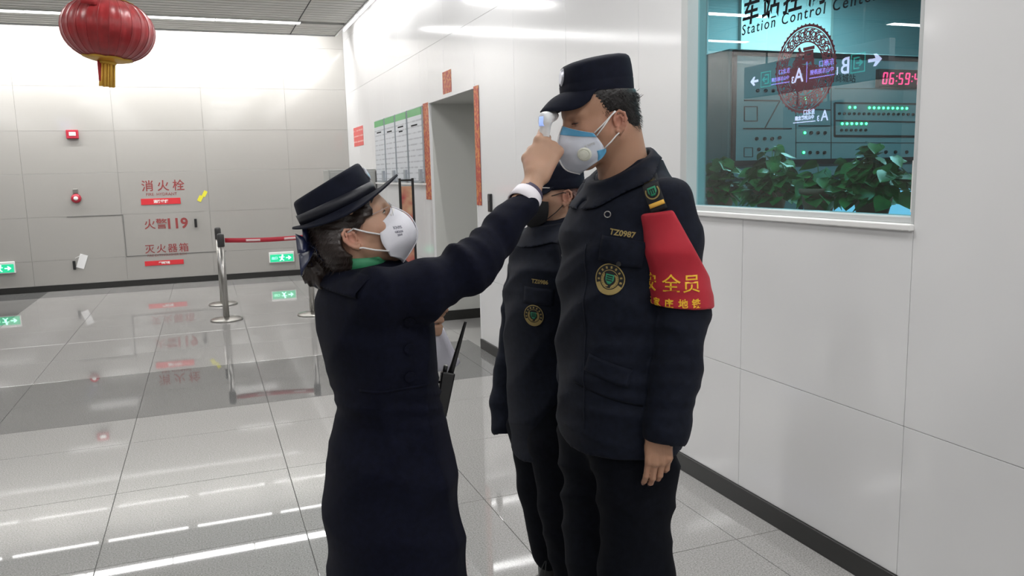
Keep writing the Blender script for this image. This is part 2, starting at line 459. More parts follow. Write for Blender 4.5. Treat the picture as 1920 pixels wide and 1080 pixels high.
# passage behind the doorway
wp = link('wall_passage', joinm([boxv(XR+.02, 6.0, DOOR[1]-.006, DOOR[1]+.15, 0, 2.6), boxv(XR+.14, 6.0, DOOR[0]-.15, DOOR[0], 0, 2.6), boxv(6.0, 6.2, DOOR[0]-.2, DOOR[1]+.2, 0, 2.6)]), M['cream'])
tag(wp, 'plain pale walls of the side passage', 'wall', kind='structure')
tag(link('ceiling_passage', boxv(XR+.005, 6.0, DOOR[0]-.1, DOOR[1]+.1, 2.184, 2.3), M['cream']), 'pale soffit over the doorway and passage', 'ceiling', kind='structure')
tag(link('baseboard_passage', boxv(XR+.03, 6.0, DOOR[1]-.02, DOOR[1]-.006, 0, .1, .002), M['black_base']), 'black skirting inside the side passage', 'skirting', kind='structure')
tag(link('trim_1', joinm([boxv(XR-.004, XR+.14, DOOR[0]-.02, DOOR[0]+.004, 0, 2.19), boxv(XR-.004, XR+.03, DOOR[1]-.004, DOOR[1]+.05, 0, 2.19), boxv(XR-.004, XR+.03, DOOR[0]-.02, DOOR[1]+.05, 2.186, 2.22)]), M['panel']), 'pale metal edging around the doorway', 'trim', kind='structure')

# ------------------------------------------------------------------ ceiling: slats below a dark void, light coves along the walls
XE, YE = 1.89, 11.68
cl = link('ceiling', joinm([boxv(XL, XR+.2, YF, YB+.2, ZT, ZT+.15)]), M['white'])
tag(cl, 'grey linear slat ceiling with recessed strip lights', 'ceiling', kind='structure')
link('ceiling_board', boxv(XL, XE, YF, YE, ZC+.05, ZC+.07), M['ceil_dark'], cl)
link('ceiling_edge', joinm([boxv(XE-.01, XE+.012, YF, YE+.012, ZC-.012, ZC+.05), boxv(XL, XE, YE-.01, YE+.012, ZC-.012, ZC+.05)]), M['white'], cl)
ROWS = [10.76, 8.9, 5.82, 2.74, -.34, -3.42, -6.5]
slat_me = boxv(XL, XE-.012, -.058, .058, 0, .03, .004); slat_me.materials.append(M['slat'])
y = YF+.1
while y < YE-.07:
    if min(abs(y-r) for r in ROWS) > .17:
        o = link('ceiling_slat', slat_me, None, cl); o.location = (0, y, ZC)
    y += .14
for r in ROWS:
    link('ceiling_border', joinm([boxv(XL, XE-.012, r-.16, r-.085, ZC-.002, ZC+.03), boxv(XL, XE-.012, r+.085, r+.16, ZC-.002, ZC+.03)]), M['slat'], cl)
for x in (1.275, -.77, -2.8, -4.85, -6.9):
    link('ceiling_joint', boxv(x-.006, x+.006, YF, YE-.02, ZC-.003, ZC+.02), M['ceil_dark'], cl)

lamp_dif = boxv(-.505, .505, -.075, .075, -.012, -.004, .003); lamp_dif.materials.append(M['lamp'])
lamp_hou = joinm([boxv(-.51, .51, -.085, -.076, -.016, .04), boxv(-.51, .51, .076, .085, -.016, .04), boxv(-.51, .51, -.085, .085, .03, .045), boxv(-.51, -.506, -.085, .085, -.016, .04), boxv(.506, .51, -.085, .085, -.016, .04)]); lamp_hou.materials.append(M['alu'])
def lum(x, y, z, label, group, w, col=LAMP_COL, rot=0):
    t = thing('ceiling_light', label, 'ceiling light', (x, y, z), group); t.rotation_euler[2] = rot
    link('housing', lamp_hou, None, t); link('diffuser', lamp_dif, None, t)
    ld = bpy.data.lights.new('lamp_glow', 'AREA'); ld.shape = 'RECTANGLE'; ld.size = 1.0; ld.size_y = .14; ld.energy = w; ld.color = col
    lo = bpy.data.objects.new('lamp_glow', ld); COL.objects.link(lo); lo.parent = t; lo.location = (0, 0, -.02)
    return t
names = ['rightmost', 'second from the right', 'third from the right', 'fourth from the right']
for k in range(5):
    lum(.8-1.022*k, ROWS[0], ZC, ('strip light in the row nearest the far wall, '+(names[k] if k < 4 else 'out beyond the lantern')), 'strip lights of the far row', LAMP_W)
ORD = ['first', 'second', 'third', 'fourth', 'fifth', 'sixth', 'seventh', 'eighth', 'ninth', 'tenth', 'eleventh', 'twelfth', 'thirteenth']
for i_, r in enumerate(ROWS[1:]):
    for x, cn in ((.8, 'right'), (-2.2, 'middle'), (-5.3, 'left')):
        lum(x, r, ZC, 'ceiling strip light, '+ORD[i_+1]+' row from the far wall, '+cn+' column', 'strip lights over the hall', LAMP_W*(2.9 if r < 7 else 1.4))
cove_me = tube([(-.52, 0, 0), (.52, 0, 0)], .012, 10); cove_me.materials.append(M['tubelamp'])
cove_b = boxv(-.55, .55, -.02, .02, .02, .035); cove_b.materials.append(M['alu'])
def cove(x, y, rot, label, group, w=1.0):
    t = thing('cove_light', label, 'cove light', (x, y, 3.50), group); t.rotation_euler[2] = rot
    link('lamp_tube', cove_me, None, t); link('batten', cove_b, None, t)
    ld = bpy.data.lights.new('lamp_glow', 'AREA'); ld.shape = 'RECTANGLE'; ld.size = 1.0; ld.size_y = .022; ld.energy = COVE_W*w; ld.color = LAMP_COL
    lo = bpy.data.objects.new('lamp_glow', ld); COL.objects.link(lo); lo.parent = t; lo.location = (0, .016, -.012); lo.rotation_euler = (math.radians(48), 0, 0)
for k in range(9): cove(1.25-1.17*k, YE+.25, 0, 'cove tube above the far wall, '+ORD[k]+' from the right corner', 'cove tubes along the far wall')
for k in range(13): cove(XE+.1, 11.0-1.17*k, -math.pi/2, 'cove tube above the right wall, '+ORD[k]+' from the far corner', 'cove tubes along the right wall', .40)
lum(4.4, 7.1, 2.175, 'strip light inside the side passage', 'passage light', 9)

# ------------------------------------------------------------------ control-room window
M['glass'] = bpy.data.materials.new('teal_glass'); M['glass'].use_nodes = True
nt = M['glass'].node_tree; nt.nodes.clear()
o_ = nt.nodes.new('ShaderNodeOutputMaterial'); tr = nt.nodes.new('ShaderNodeBsdfTransparent'); tr.inputs[0].default_value = (.60, .885, .915, 1)
gl = nt.nodes.new('ShaderNodeBsdfGlossy'); gl.inputs['Roughness'].default_value = 0.005; gl.inputs[0].default_value = (.95, .97, 1, 1)
fr = nt.nodes.new('ShaderNodeFresnel'); fr.inputs[0].default_value = 1.55; mx = nt.nodes.new('ShaderNodeMixShader')
gb = nt.nodes.new('ShaderNodeNewGeometry'); ib = nt.nodes.new('ShaderNodeMath'); ib.operation = 'SUBTRACT'; ib.inputs[0].default_value = 1; nt.links.new(gb.outputs['Backfacing'], ib.inputs[1])
f2 = nt.nodes.new('ShaderNodeMath'); f2.operation = 'MULTIPLY'; f2.inputs[1].default_value = 1.8; f2.use_clamp = True; nt.links.new(fr.outputs[0], f2.inputs[0])
f3 = nt.nodes.new('ShaderNodeMath'); f3.operation = 'MULTIPLY'; nt.links.new(f2.outputs[0], f3.inputs[0]); nt.links.new(ib.outputs[0], f3.inputs[1])   # both faces of the pane reflect as one
nt.links.new(f3.outputs[0], mx.inputs[0]); nt.links.new(tr.outputs[0], mx.inputs[1]); nt.links.new(gl.outputs[0], mx.inputs[2]); nt.links.new(mx.outputs[0], o_.inputs[0])
XG = 2.2
w1 = thing('window_1', 'wide teal glass window into the station control room', 'window', (XR, 2.6, 1.3), kind='structure')
def wpart(nm, me, m): return place(link(nm, me, m), w1)
Y0, Y1, Z0, Z1 = WIN
wpart('window_frame', joinm([boxv(XR-.003, XR+.10, Y1-.05, Y1+.002, Z0, Z1, .003), boxv(XR-.003, XR+.10, Y0-.002, Y0+.012, Z0, Z1, .003), boxv(XR-.003, XR+.10, Y0, Y1, Z1-.05, Z1+.002, .003), boxv(XR+.01, XR+.1, Y0, Y1, Z0, Z0+.022, .003)]), M['frame_paint'])
wpart('window_sill', boxv(XR-.02, XR+.10, Y0-.002, Y1+.01, Z0-.022, Z0, .004), M['white'])
wpart('pane', boxv(XG-.004, XG+.004, Y0+.01, Y1-.048, Z0+.02, Z1-.048), M['glass'])
M['ink'] = mat('black_vinyl', (.006, .007, .010), .7, spec=.1)
WT = lambda y, z: basis((XG-.0055, y, z), (0, -1, 0), (0, 0, 1))
place(link('lettering', xform(text_mesh('车站控制中心', .112, bold=.0022, shear=.14, align='LEFT', space=1.30), WT(2.925, 2.1)), M['ink']), w1)
place(link('lettering', xform(text_mesh('Station Control Center', .060, bold=.0002, shear=.12, align='LEFT', space=1.27), WT(2.925, 2.052)), M['ink']), w1)

# red paper-cut roundel stuck to the glass
M['paper_red'] = mat('red_paper', (.88, .045, .06), .7, spec=.2)
pc = thing('paper_cut', 'round red paper-cut ornament stuck on the control room window glass', 'paper cut', (XG+.0065, 2.546, 1.866))
Mw = basis((XG+.0065, 2.546, 1.866), (0, -1, 0), (0, 0, 1))
def pcut(nm, me): return place(link(nm, xform(me, Mw), M['paper_red']), pc)
RR = .166
ring = [disc(RR-.009, RR, .0006, 72), disc(RR*.60, RR*.635, .0006, 60), disc(RR*.905, RR*.925, .0006, 60)]
for k in range(48):
    a = 2*math.pi*k/48; ring.append(xform(disc(0, .0042, .0006, 8), Matrix.Translation((RR*math.cos(a), RR*math.sin(a), 0))))
pcut('ring', joinm(ring))
def spiral(cx, cy, r, turns, a0, w=.0022, n=26):
    zz = random.uniform(.0004, .0014)
    pts = [(cx+r*(1-.78*i/n)*math.cos(a0+turns*2*math.pi*i/n), cy+r*(1-.78*i/n)*math.sin(a0+turns*2*math.pi*i/n)) for i in range(n+1)]
    V, Fc = [], []
    for i, (x, y_) in enumerate(pts):
        x2, y2 = pts[min(i+1, n)]; x1, y1 = pts[max(i-1, 0)]; d = math.hypot(x2-x1, y2-y1)+1e-9; nx_, ny_ = -(y2-y1)/d*w*.5, (x2-x1)/d*w*.5
        V += [(x+nx_, y_+ny_, zz), (x-nx_, y_-ny_, zz), (x-nx_, y_-ny_, 0), (x+nx_, y_+ny_, 0)]
    for i in range(n):
        for q in range(4): Fc.append((i*4+q, i*4+(q+1) % 4, i*4+4+(q+1) % 4, i*4+4+q))
    return mesh(V, Fc)
sw = []
for k in range(26):
    a = 2*math.pi*k/26; rr = RR*.77
    sw.append(spiral(rr*math.cos(a), rr*math.sin(a), .0215, 1.8, a, .0046)); sw.append(spiral(RR*.70*math.cos(a+.12), RR*.70*math.sin(a+.12), .0125, -1.3, a, .0042)); sw.append(spiral(RR*.845*math.cos(a+.12), RR*.845*math.sin(a+.12), .0125, 1.3, a+2, .0042))
pcut('scroll_band', joinm(sw))
sw = []
for k in range(130):
    rr = RR*.58*math.sqrt(random.random()); a = math.pi+math.pi*random.random()*.98
    sw.append(spiral(rr*math.cos(a)*.98, rr*math.sin(a)*.98+.006, random.uniform(.010, .017), random.choice((-1.4, 1.5)), random.random()*6, .0042))
for k in range(14): sw.append(spiral(-.045+random.uniform(-.02, .02), .012+random.uniform(-.02, .03), .011, 1.4, random.random()*6, .003))
pcut('scroll_fill', joinm(sw))
pcut('fortune_character', xform(text_mesh('福', .105, .0004, .003), Matrix.Translation((.004, -.005, .0012))))

# ------------------------------------------------------------------ control room behind the glass
M['room_wall'] = mat('control_room_wall', (.33, .40, .42), .6)
M['room_white'] = mat('control_room_white', (.82, .86, .86), .6)
M['room_floor'] = mat('control_room_floor', (.2, .22, .23), .5)
RX0, RX1, RY0, RY1, RZ = XR+.14, 7.5, -.5, 5.75, 3.0
tag(link('wall_control_room', joinm([boxv(RX0, RX1, RY1, RY1+.15, 0, RZ), boxv(RX1, RX1+.15, RY0, RY1+.15, 0, RZ), boxv(RX0, RX1, RY0-.15, RY0, 0, RZ)]), M['room_wall']), 'grey green walls of the control room', 'wall', kind='structure')
tag(link('ceiling_control_room', boxv(RX0, RX1, RY0, RY1, RZ, RZ+.1), M['room_white']), 'ceiling of the control room', 'ceiling', kind='structure')
tag(link('floor_control_room', boxv(RX0, RX1, RY0, 5.75, 0.0, .02), M['room_floor']), 'floor of the control room', 'floor', kind='structure')
t = thing('wall_board', 'large white board on the control room wall behind the console', 'board', (4.66, RY1-.02, 2.3))  # its white colour imitates light falling on this part of the wall
a_, b_ = P(1393, 50, RY1-.03), P(1558, 50, RY1-.03)
place(link('board_sheet', boxv(a_[0], b_[0], RY1-.03, RY1, 1.2, 2.93, .004), M['room_white']), t)
place(link('board_edge', joinm([boxv(a_[0]-.02, a_[0], RY1-.035, RY1, 1.18, 2.95), boxv(b_[0], b_[0]+.02, RY1-.035, RY1, 1.18, 2.95)]), M['alu']), t)
for x, y, nm in [(4.0, 2.3, 'nearer the window'), (4.7, 4.9, 'above the white board')]:
    lum(x, y, RZ-.02, 'control room ceiling light '+nm, 'control room lights', ROOM_W, (.85, .97, 1.0))

M['console'] = mat('console_grey', (.20, .27, .29), .45)
M['console_face'] = mat('console_face', (.23, .31, .335), .5)
M['console_dark'] = mat('console_dark', (.006, .010, .014), .6, spec=.2)
M['led_green'] = mat('green_led', (.1, .8, .4), .4, emit=(.22, 1.0, .36), estr=3.2)
M['led_halo'] = mat('green_led_halo', (.01, .25, .12), .3, emit=(.0, .35, .15), estr=.8)  # glow around each indicator lamp, put in as a faintly emissive ring
M['led_red'] = mat('red_led', (.8, .05, .1), .4, emit=(1.0, .03, .12), estr=3.0)
YC = 4.2
def q(px, py): p = P(px, py, YC); return p[0], p[2]
cs = thing('control_console', 'grey backup control panel with green indicator lamps and mimic lines behind the glass', 'control panel', (3.9, YC, .75))
def cp(nm, me, m, parent=None):
    o = link(nm, me, m); return place(o, cs)
cx0, cz1 = q(1378, 100); cx1 = 5.35; cz0 = q(1378, 305)[1]
cp('cabinet_body', boxv(cx0-.03, cx1, YC+.015, YC+.42, cz0-.10, cz1+.03, .01), M['console'])
cp('face_plate', boxv(cx0, cx1-.02, YC, YC+.015, cz0, cz1), M['console_face'])
cp('face_frame', joinm([boxv(cx0-.012, cx0+.012, YC-.008, YC+.01, cz0-.02, cz1+.02), boxv(cx0, cx1, YC-.008, YC+.01, cz1-.012, cz1+.02), boxv(cx0, cx1, YC-.008, YC+.01, cz0-.02, cz0+.012)]), M['console_dark'])
def bar(x0, y0, x1, y1, w=3.0):
    a, b = q(x0, y0), q(x1, y1); ww = w/300
    d = math.hypot(b[0]-a[0], b[1]-a[1]); me = boxv(0, d, -.003, .002, -ww/2, ww/2)
    return xform(me, Matrix.Translation((a[0], YC-.001, a[1])) @ Matrix.Rotation(-math.atan2(b[1]-a[1], b[0]-a[0]), 4, 'Y'))
cp('mimic_lines', joinm([bar(1395, 188, 1462, 189, 2.4), bar(1462, 189, 1434, 240, 2), bar(1393, 241, 1484, 241, 2.4), bar(1496, 204, 1557, 206, 2), bar(1497, 236, 1556, 236, 2), bar(1492, 188, 1492, 296, .8), bar(1558, 110, 1558, 298, .8), bar(1492, 267, 1720, 268, .8), bar(1395, 200, 1420, 200, 1.6), bar(1395, 227, 1420, 227, 1.6), bar(1395.5, 200, 1395.5, 227, 1.6), bar(1419.5, 200, 1419.5, 227, 1.6),
    bar(1395, 277, 1411, 277, 1), bar(1395, 294, 1411, 294, 1), bar(1395, 277, 1395, 294, 1), bar(1411, 277, 1411, 294, 1), bar(1565, 166, 1722, 166, .8)]), M['console_dark'])
cp('relay_frame', joinm([bar(1565, 193, 1722, 195, 3), bar(1564.5, 193, 1564.5, 256, 4), bar(1564, 226, 1722, 229, 2.6), bar(1564, 255, 1722, 256, 4.5)]), M['console_dark'])
led = lathe([(.0085, 0), (.0085, .006), (.005, .010), (.001, .0112)], n=12); led.materials.append(M['led_green'])
halo = lathe([(.014, 0), (.014, .003), (.009, .0035)], n=14); halo.materials.append(M['led_halo'])
but = lathe([(.011, 0), (.011, .010), (.009, .013), (.001, .0135)], n=12); but.materials.append(M['console_dark'])
def knob(nm, me, px, py, z=0.0, s=1.0):
    x, zz = q(px, py); o = link(nm, me, None, cs); o.location = Vector((x, YC-z, zz))-cs.location; o.rotation_euler = (math.pi/2, 0, 0); o.scale = (s, s, 1); return o
for px in [1592, 1602]+[1629+8.75*k for k in range(9)]:
    knob('indicator_halo', halo, px, 201.5+(px-1592)*.018); knob('indicator_lamp', led, px, 201.5+(px-1592)*.018, .003)
for k in range(6): knob('indicator_halo', halo, 1578+9*k, 232); knob('indicator_lamp', led, 1578+9*k, 232, .003)
for px, py in ((1508, 249), (1506, 286), (1509, 185)): knob('indicator_halo', halo, px, py); knob('indicator_lamp', led, px, py, .003)
for k in range(16): knob('push_button', but, 1573+9.2*k, 213+k*.1, 0, .8)
for k in range(6): knob('push_button', but, 1577+9*k, 244, 0, .8)
for px, py in [(1418, 260), (1433, 260), (1447, 260), (1461, 258), (1422, 280), (1437, 280), (1451, 280), (1520, 249), (1533, 249), (1546, 249), (1518, 286), (1532, 286), (1545, 286), (1643, 285), (1660, 285), (1678, 285), (1699, 285), (1420, 170), (1435, 170), (1449, 170)]:
    knob('push_button', but, px, py, 0, 1.0)
x, z = q(1585, 153); cp('station_name', xform(text_mesh('北国商城站', .058, .0005), basis((x-.06, YC-.002, z), (1, 0, 0), (0, 0, 1))), M['console_dark'])
x0_, z0_ = q(1641, 164); x1_, z1_ = q(1641, 130)
cp('clock_case', boxv(x0_, x0_+.47, YC-.03, YC+.005, z0_, z1_, .003), M['blackp'])
def seg7(s, h):
    SEG = {'0': 'abcdef', '1': 'bc', '2': 'abged', '3': 'abgcd', '4': 'fgbc', '5': 'afgcd', '6': 'afgecd', '7': 'abc', '8': 'abcdefg', '9': 'abfgcd'}
    w = h*.5; t_ = h*.11; ms = []; x = 0
    for ch in s:
        if ch == ':':
            for zz in (.3, .7): ms.append(boxv(x, x+t_, -.004, 0, h*zz-t_/2, h*zz+t_/2))
            x += t_*2.6; continue
        pos = dict(a=(t_*.6, w-t_*.6, h-t_, h), d=(t_*.6, w-t_*.6, 0, t_), g=(t_*.6, w-t_*.6, h/2-t_/2, h/2+t_/2), f=(0, t_, h/2+t_*.3, h-t_*.4), e=(0, t_, t_*.4, h/2-t_*.3), b=(w-t_, w, h/2+t_*.3, h-t_*.4), c=(w-t_, w, t_*.4, h/2-t_*.3))
        for g in SEG[ch]: a, b, c, d = pos[g]; ms.append(boxv(x+a, x+b if False else b+x, -.004, 0, c, d))
        x += w+t_*2.2
    return joinm(ms)
me = seg7('06:59:44', .078); me.transform(Matrix(((1, 0, .12, 0), (0, 1, 0, 0), (0, 0, 1, 0), (0, 0, 0, 1))))
cp('clock_digits', xform(me, Matrix.Translation((x0_+.025, YC-.031, z0_+.018))), M['led_red'])
# desk with monitors under the panel
dk = thing('control_desk', 'dark operator desk below the control panel', 'desk', (4.2, 3.9, 0))
place(link('desk_top', boxv(2.95, 5.35, 3.3, 4.62, .93, .97, .005), M['console_dark']), dk)
for x in (3.0, 5.27): place(link('desk_leg', boxv(x, x+.05, 3.4, 4.6, .02, .93), M['console']), dk)
cp('pedestal', boxv(cx0, 5.3, 4.25, 4.58, .97, cz0-.10), M['console'])
M['screen'] = mat('lit_screen', (.3, .5, .7), .2, emit=(.45, .75, 1.0), estr=.6)
for k, (x, lb) in enumerate([(3.55, 'leftmost of the three lit monitors behind the plants'), (4.05, 'middle one of the three lit monitors behind the plants'), (4.56, 'rightmost of the three lit monitors, beside the last plant')]):
    t = thing('monitor', lb, 'monitor', (x, 3.85, .97), 'monitors on the control desk')
    place(link('stand', joinm([boxv(x-.09, x+.09, 3.80, 3.94, .97, .982, .004), boxv(x-.02, x+.02, 3.87, 3.9, .975, 1.2)]), M['blackp']), t)
    place(link('bezel', boxv(x-.215, x+.215, 3.84, 3.87, 1.1, 1.37, .006), M['blackp']), t); place(link('screen', boxv(x-.2, x+.2, 3.836, 3.842, 1.115, 1.355), M['screen']), t)

# inner shelf and the row of pothos plants
sh = link('window_shelf', boxv(XR+.155, XR+.56, 1.2, 3.75, 1.255, 1.285, .003), M['white']); tag(sh, 'white shelf inside the window carrying the potted plants', 'shelf')
M['leaf'] = mat('pothos_leaf', (.055, .16, .035), .4, noise=(14, .45, 3)); M['leaf'].node_tree.nodes['Principled BSDF'].inputs['Transmission Weight'].default_value = 0
M['terracotta'] = mat('terracotta', (.30, .10, .065), .7); M['soil'] = mat('soil', (.03, .02, .014), .95)
def leaf_mesh():
    V, Fc = [], []; N = 6
    prof = [(0, .0), (.10, .36), (.28, .50), (.5, .44), (.75, .25), (1, .0)]
    for i, (t_, w_) in enumerate(prof):
        z = -.18*t_*t_
        V += [(t_-(.1 if i == 1 else 0), -w_, z+.10*w_), (t_, 0, z-.03), (t_-(.1 if i == 1 else 0), w_, z+.10*w_)]
    for i in range(len(prof)-1):
        Fc += [(i*3, i*3+1, i*3+4, i*3+3), (i*3+1, i*3+2, i*3+5, i*3+4)]
    return np.array(V), Fc
LV, LF = leaf_mesh()
def pothos(c, r, h, n, label, seed):
    rs = random.Random(seed); t = thing('potted_plant', label, 'potted plant', c, 'pothos plants on the window shelf')
    place(link('pot', lathe([(.055, 0), (.075, .09), (.083, .092), (.083, .112), (.072, .112), (.066, .095)], c, 20), M['terracotta']), t)
    place(link('soil', lathe([(.068, .092), (.066, .1), (.001, .103)], c, 16), M['soil']), t)
    V, Fc, st = [], [], []
    for k in range(n):
        a = rs.uniform(0, 2*math.pi); e = rs.random()**.6; el = rs.uniform(.05, 1.0)
        tip = Vector((c[0]+r*.62*e*math.cos(a), c[1]+r*e*math.sin(a), c[2]+.10+h*el*(1.05-.55*e*e)-.05*e))
        s = rs.uniform(.05, .085); yaw = a+rs.uniform(-.9, .9); pit = rs.uniform(-.2, .9)
        R_ = Matrix.Translation(tip) @ Matrix.Rotation(yaw, 4, 'Z') @ Matrix.Rotation(pit, 4, 'Y') @ Matrix.Rotation(rs.uniform(-.7, .7), 4, 'X') @ Matrix.Scale(s, 4)
        b0 = len(V); V += [R_ @ Vector(v) for v in LV]; Fc += [[b0+i for i in f] for f in LF]
        st.append(tube([(c[0]+rs.uniform(-.03, .03), c[1]+rs.uniform(-.03, .03), c[2]+.1), tuple((Vector(c)+tip)/2+Vector((0, 0, .07))), tuple(tip)], .0022, 4))
    o = place(link('foliage', mesh(V, Fc, True), M['leaf']), t); o['kind'] = 'stuff'
    place(link('stems', joinm(st), M['leaf']), t)['kind'] = 'stuff'
for (y_, x_, r, h, n, lb, sd) in [(3.43, 2.46, .10, .19, 90, 'leafy green pothos plant at the far left end of the window shelf', 3), (3.05, 2.47, .14, .21, 130, 'second potted pothos from the left, below the paper cut', 5), (2.75, 2.48, .075, .13, 45, 'small low pothos between the two tall bushy ones', 8), (2.43, 2.46, .165, .20, 160, 'bushy pothos in a terracotta pot at the right of the window', 11)]:
    pothos((x_, y_, 1.2855), r, h, n, lb, sd)
# paper notice on the glass at the right edge
nn = thing('window_notice', 'small white paper notice at the right lower edge of the window glass', 'notice', (XG-.006, 1.99, 1.42))
place(link('sheet', boxv(XG-.0065, XG-.0055, 1.968, 2.005, 1.335, 1.505), M['white_print']), nn)
place(link('print_block', joinm([boxv(XG-.007, XG-.0064, 1.974, 1.982, 1.46, 1.48), boxv(XG-.007, XG-.0064, 1.985, 1.998, 1.345, 1.36)]), M['ink']), nn)
# ------------------------------------------------------------------ hanging exit signs on the other side of the hall (seen mirrored in the glass)
M['sign_case'] = mat('sign_case', (.42, .42, .43), .6)
M['sign_white'] = mat('sign_lit_white', (.8, .8, .9), .4, emit=(.62, .70, 1.0), estr=7)
M['sign_violet'] = mat('sign_lit_violet', (.4, .4, .9), .4, emit=(.34, .32, 1.0), estr=6)
M['sign_green'] = mat('sign_lit_green', (.1, .5, .4), .4, emit=(.05, .42, .38), estr=4)
def arrow(s, flip=1):
    pts = [(-.5, -.09), (.05, -.09), (-.12, -.34), (.1, -.34), (.5, 0), (.1, .34), (-.12, .34), (.05, .09), (-.5, .09)]
    bm = bmesh.new(); bm.faces.new([bm.verts.new((x*s*flip, y*s, .001)) for x, y in pts]); bm.normal_update(); bmesh.ops.triangulate(bm, faces=list(bm.faces)); bm.normal_update()
    for f in bm.faces:
        if f.normal.z < 0: f.normal_flip()
    me = bpy.data.meshes.new('arrow'); bm.to_mesh(me); bm.free(); return me
def exit_icon(s):
    return joinm([boxv(-s/2, s/2, s/2-s*.05, s/2, 0, .002), boxv(-s/2, s/2, -s/2, -s/2+s*.05, 0, .002), boxv(-s/2, -s/2+s*.05, -s/2, s/2, 0, .002), boxv(s/2-s*.05, s/2, -s/2, s/2, 0, .002)])
def exit_glyph(s, flip):
    ms = [boxv(-s*.3, s*.1, s*.24, s*.31, 0, .003), boxv(-s*.3, s*.1, -s*.31, -s*.24, 0, .003), boxv(-s*.3, -s*.23, -s*.3, s*.3, 0, .003), xform(arrow(s*.5), Matrix.Translation((s*.12, 0, .001)))]
    me = joinm(ms)
    if flip < 0:
        me.transform(Matrix.Scale(-1, 4, (1, 0, 0))); me.flip_normals()
    return me
SX, SZ = -2.35, 2.58
hs = thing('hanging_sign', 'long black hanging exit sign with lit A3 and B1 lettering, mirrored in the window', 'sign', (SX, 7.7, SZ))
S0, S1 = 6.62, 8.82
place(link('sign_case', boxv(SX-.08, SX, S0-.1, S1+.1, SZ-.2, SZ+.2, .01), M['sign_case']), hs)
for y in (S0+.3, S1-.3): place(link('drop_rod', tube([(SX-.04, y, SZ+.19), (SX-.04, y, ZC+.04)], .012, 8), M['steel']), hs)
MS = lambda y, z: basis((SX+.002, y, z), (0, 1, 0), (0, 0, 1))
def st(nm, me, y, z, m): return place(link(nm, xform(me, MS(y, z)), M[m]), hs)
st('arrow', arrow(.19, -1), 6.707, SZ, 'sign_white'); st('exit_icon', exit_icon(.205), 6.944, SZ, 'sign_green'); st('exit_icon', exit_glyph(.205, -1), 6.944, SZ, 'sign_green')
st('lettering', text_mesh('B', .25, .001, .003), 7.125, SZ-.09, 'sign_white'); st('lettering', text_mesh('1', .12, .001, .002), 7.245, SZ-.09, 'sign_white')
st('lettering', text_mesh('东南口', .082, .001, .0008), 7.42, SZ+.035, 'sign_violet'); st('lettering', text_mesh('中山东路南侧', .0635, .001, .0006), 7.49, SZ-.04, 'sign_violet'); st('rule', boxv(-.20, .20, -.005, .005, 0, .002), 7.49, SZ-.08, 'sign_violet')
st('divider', boxv(-.005, .005, -.12, .12, 0, .002), 7.736, SZ, 'sign_violet')
st('lettering', text_mesh('A', .235, .001, .003), 7.872, SZ-.10, 'sign_white'); st('lettering', text_mesh('3', .11, .001, .002), 7.975, SZ-.105, 'sign_white')
st('lettering', text_mesh('东北口', .07, .001, .0006), 8.13, SZ+.03, 'sign_violet'); st('lettering', text_mesh('中山东路北侧', .054, .001, .0005), 8.20, SZ-.045, 'sign_violet'); st('rule', boxv(-.17, .17, -.005, .005, 0, .002), 8.20, SZ-.08, 'sign_violet')
st('exit_icon', exit_icon(.19), 8.475, SZ, 'sign_green'); st('exit_icon', exit_glyph(.19, 1), 8.475, SZ, 'sign_green'); st('arrow', arrow(.16, 1), 8.70, SZ, 'sign_white')
SX2, SZ2 = -4.8, 2.27
h2 = thing('hanging_sign', 'smaller far exit sign with lit A3 lettering, mirrored in the window', 'sign', (SX2, 10.4, SZ2))
place(link('sign_case', boxv(SX2-.08, SX2, 9.8, 11.1, SZ2-.18, SZ2+.2, .01), M['sign_case']), h2)
for y in (10.1, 10.8): place(link('drop_rod', tube([(SX2-.04, y, SZ2+.19), (SX2-.04, y, ZC+.04)], .012, 8), M['steel']), h2)
M2 = lambda y, z: basis((SX2+.002, y, z), (0, 1, 0), (0, 0, 1))
for b, s, y, z, m_ in [('A', .235, 10.12, SZ2-.09, 'sign_white'), ('3', .12, 10.26, SZ2-.09, 'sign_white'), ('东北口', .09, 10.47, SZ2+.035, 'sign_white'), ('中山东路北侧', .074, 10.575, SZ2-.045, 'sign_white')]:
    place(link('lettering', xform(text_mesh(b, s, .001, .003), M2(y, z)), M[m_]), h2)
place(link('rule', xform(boxv(-.26, .26, -.006, .006, 0, .002), M2(10.575, SZ2-.085)), M['sign_white']), h2)

# ------------------------------------------------------------------ red palace lantern
M['lantern'] = mat('lantern_silk', (.30, .008, .011), .34, spec=.5, sheen=.3, noise=(30, .18, 3)); M['lantern_dark'] = mat('lantern_ribbon', (.34, .008, .012), .6)
M['gold'] = mat('gold_foil', (.62, .36, .05), .35, metal=.6); M['tassel'] = mat('yellow_tassel', (.80, .46, .07), .7)
LC = P(203, 57, 3.2)
ln = thing('lantern', 'round red silk lantern with gold base and yellow tassel hanging from the ceiling', 'lantern', tuple(LC))
TL = Matrix.Translation(LC) @ Matrix.Rotation(math.radians(6), 4, 'Y') @ Matrix.Scale(3.2/4.5, 4)
NR = 26
def lan(u, v):
    a = 2*math.pi*u; ph = math.pi*(v*.86+.07); rib = 1-.022*abs(math.sin(a*NR/2))**.6*0-.016*(1-abs(math.cos(a*NR/2)))
    r = .212*math.sin(ph)**.82*rib; return (r*math.cos(a), r*math.sin(a), .150*math.cos(ph))
def lp(nm, me, m): return place(link(nm, xform(me, TL), M[m]), ln)
lp('lantern_shell', grid(lan, NR*6, 26, True, True), 'lantern')
for k in range(NR):
    pts = [Vector(lan(k/NR, j/16))*1.004 for j in range(17)]; lp('rib', tube(pts, .0016, 5), 'lantern')
